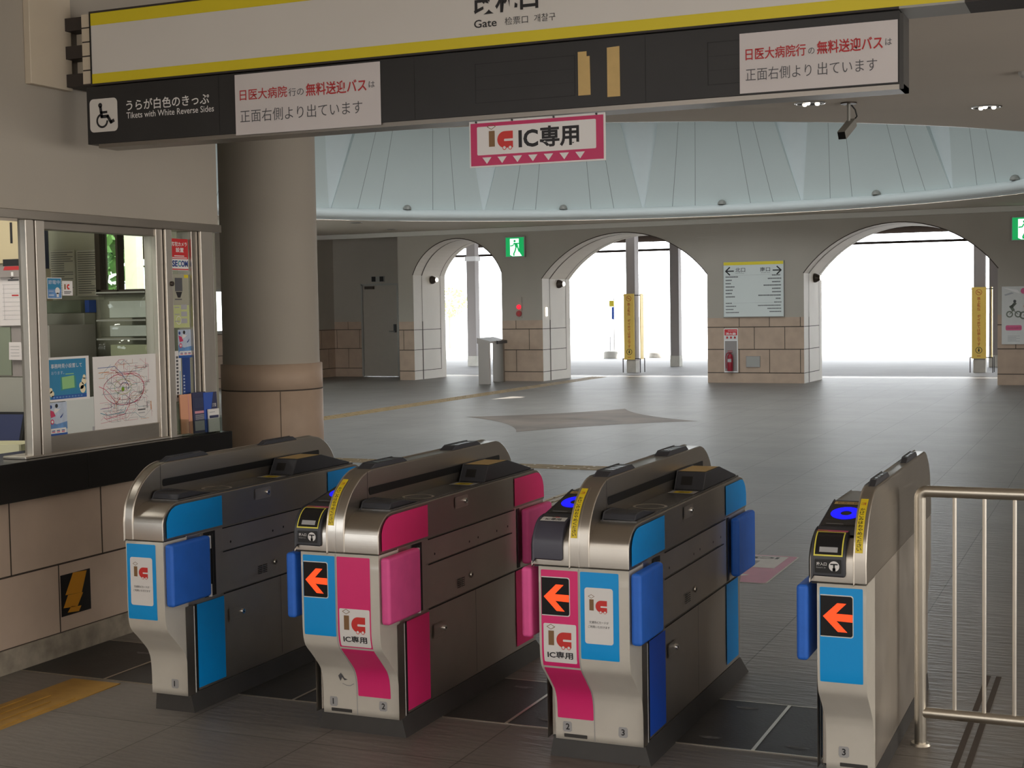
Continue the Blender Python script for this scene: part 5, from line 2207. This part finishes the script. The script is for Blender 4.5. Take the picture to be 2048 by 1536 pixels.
loop(1245, 620, 65, 60, 0.0028, 'map_blue', PI, 2.2 * PI)
pl([(860, 320), (1110, 310), (1210, 420), (1310, 600)], 0.0026, 'map_blue')
pl([(870, 390), (1020, 385)], 0.003, 'map_orange')
pl([(1050, 360), (1110, 370), (1180, 450), (1400, 425), (1480, 460), (1545, 580), (1540, 700), (1470, 840), (1340, 880), (1280, 890)], 0.0026, 'map_red')
pl([(870, 590), (960, 640), (1030, 720), (1110, 860), (1180, 780)], 0.0026, 'map_red')
pl([(870, 470), (950, 470), (960, 420), (1060, 400)], 0.0018, 'map_orange')
pl([(880, 980), (980, 1020), (1230, 1000), (1260, 930)], 0.003, 'map_teal')
pl([(880, 920), (1010, 915), (1050, 900)], 0.002, 'map_blue')
pl([(930, 1050), (960, 1075), (1240, 1030), (1310, 900), (1330, 800)], 0.0026, 'map_red')
pl([(880, 1130), (1280, 1085), (1320, 1020)], 0.0018, 'map_pink')
pl([(1260, 900), (1300, 860), (1330, 700)], 0.0022, 'map_blue')
pl([(1590, 880), (1590, 960)], 0.006, 'map_grey')
pl([(1650, 880), (1650, 1000)], 0.005, 'map_orange')
b.disc(*U(1222, 655), 0.0105, 'map_green', 20)
b.rect(*U(1440, 1000), *U(1560, 980), 'ink_soft')
b.rect(*U(1450, 1045), *U(1550, 1030), 'map_grey')
b.build('map_print', t)

# blue notice
t, w, h, mp = glass_sheet('blue_notice', 'white bordered blue notice with a green square on the office window pane', 'notice', 4.873, 5.144, 1.118, 1.312, 'print_white', lift=0.0025)
b = B(mp(0.0004))
b.rect(0.012, 0.010, w - 0.022, h - 0.010, 'poster_blue')
b.map = mp(0.0007)
b.rect(0.022, 0.010, w - 0.022, 0.027, 'poster_strip')
b.poly([(w * 0.30, h * 0.24), (w * 0.68, h * 0.28), (w * 0.66, h * 0.56), (w * 0.30, h * 0.55)], 'poster_green_dark')
for cx, cy, r in ((0.80, 0.32, 0.016), (0.86, 0.42, 0.016), (0.83, 0.24, 0.018), (0.87, 0.52, 0.010), (0.06, 0.26, 0.012), (0.09, 0.18, 0.014)):
    b.disc(w * cx, h * cy, r, 'poster_cloud', 14)
b.rect(w * 0.42, h * 0.60, w * 0.62, h * 0.62, 'poster_green')
b.map = mp(0.0010)
b.poly([(w * 0.34, h * 0.27), (w * 0.63, h * 0.29), (w * 0.62, h * 0.57), (w * 0.33, h * 0.54)], 'poster_green')
b.map = mp(0.0012)
b.text('事務時見小設置して', 0.022, h * 0.75, w * 0.74, h * 0.10, 'print_white', 0.0)
b.text('おります。', 0.024, h * 0.61, w * 0.30, h * 0.075, 'pale_blue', 0.0)
for i in range(10):
    b.rect(0.03 + i * 0.020, 0.015, 0.042 + i * 0.020, 0.022, 'sky_blue')
b.build('notice_print', t)


def leap_poster(label, y0, y1, z0, z1, lift):
    t, w, h, mp = glass_sheet('small_poster', label, 'poster', y0, y1, z0, z1, 'pale_blue', group='small pale blue posters in the office window', lift=lift)
    b = B(mp(0.0004))
    b.poly([(0, h * 0.20), (w, h * 0.20), (w, h * 0.42), (w * 0.4, h * 0.36), (0, h * 0.46)], 'sky_blue')
    b.rect(0, 0, w, h * 0.09, 'poster_strip')
    b.map = mp(0.0007)
    b.rrect(w * 0.06, h * 0.09, w * 0.92, h * 0.24, 0.003, 'print_white')
    b.disc(w * 0.42, h * 0.90, w * 0.08, 'ink', 12)
    b.disc(w * 0.10, h * 0.88, w * 0.07, 'banner_blue', 12)
    b.poly([(w * 0.30, h * 0.84), (w * 0.55, h * 0.80), (w * 0.68, h * 0.84), (w * 0.50, h * 0.74), (w * 0.25, h * 0.66)], 'print_white')
    b.poly([(w * 0.02, h * 0.80), (w * 0.25, h * 0.74), (w * 0.35, h * 0.60), (w * 0.10, h * 0.56)], 'map_red')
    b.poly([(w * 0.60, h * 0.56), (w * 0.80, h * 0.68), (w * 0.72, h * 0.58), (w * 0.62, h * 0.52)], 'banner_blue')
    b.disc(w * 0.16, h * 0.44, w * 0.10, 'map_red', 14)
    b.map = mp(0.0010)
    b.disc(w * 0.16, h * 0.44, w * 0.055, 'print_white', 14)
    for i in range(3):
        b.rect(w * (0.12 + i * 0.27), h * 0.16, w * (0.30 + i * 0.27), h * 0.185, 'banner_blue')
        b.rect(w * (0.12 + i * 0.27), h * 0.12, w * (0.30 + i * 0.27), h * 0.145, 'map_red')
    b.build('poster_print', t)


leap_poster('small pale blue poster below the blue notice at the left of the pane', 4.876, 4.990, 0.966, 1.115, 0.0018)
leap_poster('small pale blue poster on the narrow right pane, below the lime notice', 5.808, 5.925, 1.274, 1.414, 0.0016)
t, w, h, mp = glass_sheet('white_board', 'blank pale white sheet under the blue notice, left of the railway map', 'sheet', 4.985, 5.178, 0.962, 1.125, 'board_white', lift=0.0010)
b = B(mp(0.0004))
b.rect(w - 0.022, 0.008, w - 0.004, 0.028, 'map_grey')
b.build('clip', t)
# stickers
t, w, h, mp = glass_sheet('energy_sticker', 'blue energy saving sticker with a white light bulb on the office pane', 'sticker', 4.891, 4.983, 1.568, 1.660, 'print_white')
b = B(mp(0.0004))
b.rect(0.003, 0.003, w - 0.003, h * 0.45, 'sky_blue')
b.rect(0.003, h * 0.45, w - 0.003, h - 0.003, 'poster_blue')
b.map = mp(0.0008)
b.disc(w * 0.70, h * 0.38, 0.015, 'print_white', 18)
b.rect(w * 0.63, h * 0.08, w * 0.78, h * 0.28, 'print_white')
b.text('節電中', w * 0.08, h * 0.68, w * 0.80, h * 0.20, 'pale_blue', 0.01)
b.rect(w * 0.10, h * 0.34, w * 0.42, h * 0.37, 'pale_blue')
b.rect(w * 0.10, h * 0.14, w * 0.45, h * 0.20, 'pale_blue')
b.build('sticker_print', t)
t, w, h, mp = glass_sheet('small_sticker', 'small white sticker with brown and red letters beside the light bulb sticker', 'sticker', 4.988, 5.054, 1.582, 1.646, 'print_white')
b = B(mp(0.0004))
b.rect(w * 0.18, h * 0.42, w * 0.32, h * 0.78, 'logo_brown')
b.ring(w * 0.60, h * 0.60, 0.004, 0.012, 'logo_red', 20, 1.0, PI * 0.3, PI * 1.7)
b.rect(w * 0.15, h * 0.22, w * 0.85, h * 0.28, 'ink_soft')
b.rect(w * 0.15, h * 0.12, w * 0.75, h * 0.17, 'ink_soft')
b.build('sticker_print', t)
t, w, h, mp = glass_sheet('security_sticker', 'red and white security camera sticker on the narrow right pane', 'sticker', 5.776, 5.909, 1.707, 1.862, 'print_white')
b = B(mp(0.0004))
b.rect(0, h * 0.36, w, h, 'red')
b.rect(0, 0.002, w, h * 0.05, 'red')
b.map = mp(0.0008)
b.text('防犯カメラ', 0.004, h * 0.76, w * 0.90, h * 0.14, 'print_white', 0.02)
b.text('設置', w * 0.25, h * 0.57, w * 0.48, h * 0.15, 'print_white', 0.02)
b.rect(w * 0.15, h * 0.44, w * 0.75, h * 0.47, 'print_white')
b.rect(w * 0.02, h * 0.385, w * 0.92, h * 0.41, 'print_white')
b.text('SE', w * 0.02, h * 0.11, w * 0.32, h * 0.20, 'banner_blue', 0.035)
b.text('C', w * 0.36, h * 0.11, w * 0.19, h * 0.20, 'map_teal', 0.035)
b.text('OM', w * 0.55, h * 0.11, w * 0.42, h * 0.20, 'banner_blue', 0.035)
b.build('lettering', t)
t, w, h, mp = glass_sheet('lime_notice', 'lime notice with a dark device picture on the narrow right pane', 'notice', 5.776, 5.906, 1.424, 1.688, 'lime_paper')
b = B(mp(0.0004))
b.rect(0, h * 0.42, w, h, 'notice_board')
b.map = mp(0.0007)
b.rect(w * 0.72, h * 0.93, w * 0.98, h * 0.99, 'sign_yellow')
b.rect(w * 0.14, h * 0.68, w * 0.60, h * 0.93, 'ink_soft')
b.poly([(w * 0.18, h * 0.67), (w * 0.58, h * 0.67), (w * 0.46, h * 0.56), (w * 0.30, h * 0.56)], 'ink')
b.rect(w * 0.12, h * 0.52, w * 0.55, h * 0.54, 'ink_soft')
for i, z in enumerate((0.34, 0.21, 0.08)):
    b.rect(w * 0.48, h * z, w * 0.85, h * (z + 0.09), 'map_grey')
    b.rect(w * 0.08, h * (z + 0.03), w * 0.38, h * (z + 0.05), 'label_grey')
b.ring(w * 0.32, h * 0.14, 0.018, 0.021, 'print_white', 18)
b.build('notice_print', t)
t, w, h, mp = glass_sheet('blue_banner', 'narrow navy blue banner hanging in the narrow right pane', 'banner', 5.836, 5.900, 1.060, 1.283, 'banner_blue', lift=0.0010)
b = B(mp(0.0005))
for i in range(7):
    b.rect(w * 0.10, h * (0.12 + i * 0.07), w * 0.28, h * (0.155 + i * 0.07), 'pale_blue')
b.build('lettering', t)
t, w, h, mp = glass_sheet('white_strip', 'narrow white strip notice with vertical lettering beside the navy banner', 'notice', 5.776, 5.826, 1.06, 1.31, 'print_white', lift=0.0010)
b = B(mp(0.0005))
for i in range(12):
    b.rect(w * 0.22, h * (0.08 + i * 0.07), w * 0.55, h * (0.125 + i * 0.07), 'ink_soft')
b.rect(w * 0.75, h * 0.05, w * 0.86, h * 0.60, 'map_teal')
b.build('lettering', t)

# leaflet holder on the counter
t = thing('leaflet_holder', 'clear acrylic leaflet holder standing on the black counter', 'leaflet holder', (XB - 0.012, 5.81, 0.886))
b = B()
b.box(0.0, 0.060, 0.0, 0.003, 0, 0.085, 'acrylic')
b.box(0.0, 0.060, 0.277, 0.280, 0, 0.085, 'acrylic')
b.box(0.060, 0.063, 0.0, 0.280, 0, 0.075, 'acrylic')
b.box(-0.003, 0.0, 0.0, 0.280, 0, 0.16, 'acrylic')
b.build('sides', t)
b = B()
b.box(0.0, 0.060, 0.003, 0.277, 0, 0.004, 'acrylic')
b.build('bottom', t)


def leaflet(label, y, w, h, m, band, yaw, x=0.022):
    t = thing('leaflet', label, 'leaflet', (XB - 0.012 + x, y, 0.892), group='leaflets in the acrylic holder')
    t.rotation_euler = (0, math.radians(-2), math.radians(yaw))
    b = B()
    b.box(0, 0.006, 0, w, 0, h, m)
    b.build('cover', t)
    b = B(lambda a, c: (0.0068, a, c))
    if band == 'navy':
        b.rect(0.008, h * 0.06, w - 0.006, h * 0.30, 'map_grey')
        b.rect(0.012, h * 0.62, w - 0.006, h * 0.86, 'screen_blue')
        b.rect(0.012, h * 0.48, w - 0.02, h * 0.54, 'map_pink')
        for i in range(6):
            b.rect(0.014, h * (0.33 + i * 0.022), w - 0.012, h * (0.34 + i * 0.022), 'map_grey')
    elif band == 'blue':
        b.poly([(w * 0.45, h * 0.42), (w, h * 0.42), (w, h), (w * 0.75, h)], 'leaf_navy')
        b.text('沿線', w * 0.62, h * 0.62, w * 0.30, h * 0.10, 'print_white', 0.02)
        b.text('案内', w * 0.58, h * 0.48, w * 0.30, h * 0.10, 'print_white', 0.02)
    elif band == 'white':
        b.rect(w * 0.08, h * 0.60, w * 0.92, h * 0.72, 'leaf_navy')
        b.rect(w * 0.10, h * 0.85, w * 0.60, h * 0.88, 'map_grey')
    else:
        b.rect(w * 0.70, h * 0.02, w * 0.74, h * 0.98, 'map_pink')
    b.build('cover_print', t)


leaflet('salmon leaflet at the left of the acrylic holder', 5.818, 0.085, 0.200, 'leaf_salmon', 'plain', -5, 0.006)
leaflet('navy leaflet with small pictures in the middle of the acrylic holder', 5.905, 0.100, 0.205, 'leaf_navy', 'navy', -5, 0.018)
leaflet('bright blue leaflet at the right of the acrylic holder', 5.985, 0.100, 0.200, 'leaf_blue', 'blue', -5, 0.028)
leaflet('low white leaflet in front of the bright blue one', 6.00, 0.085, 0.115, 'print_white', 'white', -4, 0.041)

# lightning sticker on the tiles
b = B()
b.box(XB + 0.0005, XB + 0.0025, 4.913, 5.106, 0.168, 0.352, 'black')
t = b.build('lightning_sign')
tag(t, 'black square sticker with an orange lightning bolt on the office wall tiles', 'sticker')
q = lambda u, v: (4.913 + (u - 272) / 136 * 0.193, 0.350 - (v - 652 + (u - 328) * 0.10) / 216 * 0.178)
b = B(onX(XB + 0.0025, 0.0008))
P_ = [(328, 655), (392, 655), (366, 770), (372, 772), (344, 842), (362, 842), (350, 870), (298, 866), (316, 834), (280, 838), (302, 772), (290, 770)]
P_ = [(u, v - 6) for u, v in P_]
b.poly([q(*P_[i]) for i in (0, 1, 2, 11)], 'bolt_orange')
b.poly([q(*P_[i]) for i in (10, 2, 3, 4, 9)], 'bolt_orange')
b.poly([q(*P_[i]) for i in (8, 4, 5, 6, 7)], 'bolt_orange')
b.build('bolt', t)

# things inside the office, on and before its end wall
YI = YE
b = B()


def inner_sheet(label, x0, x1, z0, z1, seed):
    t = thing('notice_sheet', label, 'notice', (x0, YI - 0.012, z0), group='typed notice sheets inside the office')
    b = B()
    b.box(0, x1 - x0, 0, 0.008, 0, z1 - z0, 'notice_sheet')
    b.build('sheet', t, bevel=0.001)
    b = B(onY(0, 0.001))
    r = random.Random(seed)
    h = z1 - z0
    b.frame(0.002, 0.002, x1 - x0 - 0.002, h - 0.002, 0.008, 0.0018, 'label_grey')
    for i in range(19):
        z = h - 0.014 - i * (h - 0.02) / 19
        b.rect(0.010, z, 0.010 + (x1 - x0 - 0.02) * r.choice([1, 1, 0.9, 0.6, 0.75]), z + 0.0038, 'ink_soft')
    o = b.build('typed_lines', t)
    o['kind'] = 'stuff'


b = B()
b.box(-5.37, -4.99, YI - 0.002, YI, 1.575, 1.96, 'notice_board')
tag(b.build('notice_board'), 'olive grey notice board behind the two typed sheets in the office', 'board')
inner_sheet('typed notice sheet inside the office, the left one of two', -5.340, -5.172, 1.598, 1.842, 1)
inner_sheet('typed notice sheet inside the office, the right one beside the inner window', -5.160, -4.995, 1.592, 1.838, 2)
b = B()
b.box(-5.43, -5.352, YI - 0.05, YI - 0.003, 1.745, 1.985, 'screen_blue')
b.map = onY(YI - 0.05, 0.001)
b.poly([(-5.43, 1.83), (-5.352, 1.84), (-5.352, 1.92), (-5.43, 1.91)], 'label_grey')
b.disc(-5.405, 1.80, 0.008, 'pale_blue', 10)
b.disc(-5.375, 1.80, 0.008, 'pale_blue', 10)
tag(b.build('wall_picture'), 'dark blue picture panel at the upper left behind the office pane', 'picture')
b = B()
b.box(-5.385, -5.335, YI - 0.07, YI - 0.003, 0.0, 1.745, 'cream_box')
b.box(-5.43, -5.385, YI - 0.05, YI - 0.003, 0.0, 1.745, 'interior_grey')
tag(b.build('wall_post'), 'beige post beside the dark blue picture inside the office', 'post')
t = thing('cabinet', 'wide grey cabinet inside the office below the typed notices', 'cabinet', (-5.33, YI - 0.10, 0))
b = B()
b.box(0, 0.285, 0, 0.09, 0, 1.505, 'interior_grey')
b.build('body', t, bevel=0.003)
b = B()
b.box(0.03, 0.032, -0.003, 0.0, 0.9, 1.49, 'label_grey')
b.build('door_gap', t)
b = B()
b.box(-5.335, -5.10, YI - 0.06, YI - 0.003, 1.507, 1.572, 'green_grey')
tag(b.build('file_box'), 'dark green file box on the grey office cabinet', 'box')
b = B()
b.box(-5.072, -5.045, YI - 0.06, YI - 0.003, 1.507, 1.572, 'leaf_blue')
tag(b.build('binder'), 'small blue binder on the grey office cabinet', 'binder')
# stack of clear plastic trays
for i, (z0, z1, lab) in enumerate(((1.275, 1.372, 'lowest clear plastic tray of the stack inside the office'), (1.378, 1.468, 'middle clear plastic tray of the stack inside the office'), (1.474, 1.61, 'topmost clear plastic tray of the stack inside the office'))):
    t = thing('plastic_tray', lab, 'tray', (-4.86, YI - 0.20, z0), group='clear plastic trays in the office')
    b = B()
    h = z1 - z0
    nn = 14
    vs = []
    for k in range(nn + 1):
        a = k / nn
        x = 0.31 * a
        vs += [(x, 0.012 * math.sin(a * 17 + i), 0.0), (x, 0.02 * math.sin(a * 11 + i) - 0.02, h * 0.5), (x, 0.012 * math.sin(a * 14 + i * 2), h)]
    fs = []
    for k in range(nn):
        for j in range(2):
            fs.append((k * 3 + j, k * 3 + 3 + j, k * 3 + 4 + j, k * 3 + 1 + j))
    b.add(vs, fs, 'acrylic', True)
    b.box(0, 0.31, 0, 0.15, 0, 0.003, 'acrylic')
    b.build('shell', t)
    b = B()
    b.box(0, 0.31, -0.03, -0.024, h - 0.008, h, 'grey_metal')
    b.build('rim', t)
    b = B()
    b.box(0.03, 0.26, 0.04, 0.14, 0.004, h * 0.65, ('tray_cream', 'print_white', 'white')[i])
    b.build('papers', t)
b = B()
b.box(-4.87, -4.52, YI - 0.24, YI - 0.005, 1.20, 1.272, 'interior_grey')
tag(b.build('shelf'), 'grey shelf ledge carrying the clear plastic trays in the office', 'shelf')
t = thing('microphone', 'black desk microphone behind the office pane above the blue notice', 'microphone', (-4.55, 5.13, 0.886))
b = B()
b.lathe([(0, 0), (0.05, 0), (0.05, 0.015), (0, 0.02)], (0, 0, 0), 'black', 20)
b.build('base', t)
b = B()
b.tube([(0, 0, 0.015), (0.0, 0.01, 0.20), (0.0, 0.015, 0.34), (-0.01, 0.008, 0.41)], 0.005, 'black', 8)
b.build('stem', t)
b = B()
b.lathe([(0, -0.024), (0.016, -0.018), (0.022, 0.0), (0.016, 0.018), (0, 0.024)], (-0.012, 0.0, 0.425), 'black', 16)
b.build('head', t)

# left opening of the office: cabinet, pigeon holes, papers, tablet, trays
YL = 5.62
t = thing('switch_cabinet', 'cream switch cabinet with black slot, upper left inside the office', 'cabinet', (-5.32, YL, 1.76))
b = B()
b.box(0, 0.24, 0, 0.10, 0, 0.40, 'cabinet_cream')
b.build('body', t, bevel=0.004)
b = B(onY(0, 0.001))
b.rect(0.145, 0.10, 0.160, 0.205, 'ink')
b.build('slot', t)
b = B()
b.box(0.11, 0.225, -0.02, 0.0, -0.02, 0.02, 'ink')
b.build('latch', t)
b = B()
b.box(-5.24, -5.07, YL - 0.03, YL + 0.02, 1.69, 1.745, 'column_paint')
b.map = onY(YL - 0.03, 0.001)
b.poly([(-5.20, 1.725), (-5.09, 1.725), (-5.10, 1.744), (-5.19, 1.744)], 'ink_red')
b.rect(-5.15, 1.695, -5.135, 1.715, 'print_white')
tag(b.build('call_box'), 'grey call box with red top below the cream switch cabinet', 'box')
t = thing('form_sheet', 'white printed form hanging on a clip inside the left office opening', 'paper', (-5.26, YL - 0.01, 1.447))
b = B()
b.box(0, 0.172, 0, 0.004, 0, 0.258, 'paper')
b.build('sheet', t)
b = B(onY(0, 0.001))
for i in range(9):
    b.rect(0.03, 0.03 + i * 0.022, 0.155, 0.0312 + i * 0.022, 'label_grey')
b.rect(0.07, 0.225, 0.14, 0.232, 'ink_soft')
b.rect(0.092, 0.148, 0.135, 0.155, 'ink_red')
b.rect(0.04, 0.03, 0.0412, 0.205, 'label_grey')
b.build('printed_lines', t)
b = B()
b.tube([(0.045, -0.004, 0.258), (0.045, -0.006, 0.246), (0.09, -0.006, 0.243), (0.10, -0.006, 0.236), (0.11, -0.006, 0.243), (0.16, -0.006, 0.246)], 0.002, 'ink', 6)
b.build('clip', t)
b = B()
b.box(-5.45, -4.95, YL + 0.005, YL + 0.35, 1.19, 1.445, 'column_paint')
b.box(-5.30, -5.195, YL - 0.002, YL + 0.005, 1.195, 1.440, 'green_grey')
tag(b.build('wall_cupboard'), 'dark cupboard with a green grey panel under the printed form', 'cupboard')
t = thing('memo', 'small white memo pad on the dark cupboard inside the office', 'memo', (-5.192, YL - 0.02, 1.275))
b = B()
b.prism([(0.0, 0.0), (0.085, -0.002), (0.088, 0.072), (0.075, 0.088), (0.003, 0.088)], 0, 0.014, 'paper', 'y')
b.build('pad', t)
b = B(onY(0, 0.001))
for i in range(4):
    b.rect(0.012, 0.018 + i * 0.016, 0.068, 0.020 + i * 0.016, 'label_grey')
b.build('writing', t)
t = thing('desk', 'grey office desk behind the black counter, under the tablet', 'desk', (-6.2, 2.6, 0))
b = B()
b.box(0, 1.5, 0, 3.25, 0.80, 0.83, 'interior_grey')
b.build('top', t)
for x, y in ((0.03, 0.03), (1.43, 0.03), (0.03, 3.18), (1.43, 3.18)):
    b = B()
    b.box(x, x + 0.04, y, y + 0.04, 0, 0.80, 'column_paint')
    b.build('leg', t)
b = B()
b.box(-5.6, -4.95, YL + 0.0, YL + 0.05, 0.84, 1.185, 'interior_grey')
tag(b.build('desk_screen'), 'grey low screen panel behind the tablet in the office', 'panel')
t = thing('tablet', 'dark blue tablet leaning on the desk inside the left office opening', 'tablet', (-5.29, YL - 0.14, 0.84), math.radians(8))
b = B()
b.prism([(0.0, 0.0), (0.06, 0.175), (0.075, 0.172), (0.015, -0.002)], 0, 0.235, 'black')
b.build('body', t, bevel=0.002)
b = B(lambda a, c: (a, -0.0015 + c * 0.3243, c * 0.946))
b.rect(0.015, 0.018, 0.220, 0.172, 'screen_blue')
b.build('screen', t)
t = thing('paper_tray', 'cream paper tray in front of the dark tablet inside the office', 'tray', (-5.10, 5.16, 0.832), math.radians(18))
b = B()
b.box(0, 0.30, 0, 0.21, 0, 0.006, 'tray_cream')
b.build('bottom', t)
for q in ((0, 0.012, 0, 0.21), (0.288, 0.30, 0, 0.21), (0, 0.30, 0, 0.012), (0, 0.30, 0.198, 0.21)):
    b = B()
    b.box(q[0], q[1], q[2], q[3], 0.006, 0.055, 'tray_cream')
    b.build('side', t)
b = B()
b.box(-5.20, -4.75, 4.80, 5.04, 0.832, 0.842, 'tray_cream')
tag(b.build('folder'), 'flat cream folder lying on the desk nearest the counter', 'folder')
area('office_fill', (-5.3, 4.2, 2.9), (0.1, 0.35, -1), 0.25, 1.2, 28, (1.0, 0.96, 0.86))  # added area light that brightens the office interior, no fixture modelled
b = B()
b.box(-19.15, -18.85, 24.08, 24.30, 0, 3.6, 'cream_box')
tag(b.build('gate_post'), 'cream post outside, seen through the small office window beside the tree', 'post')
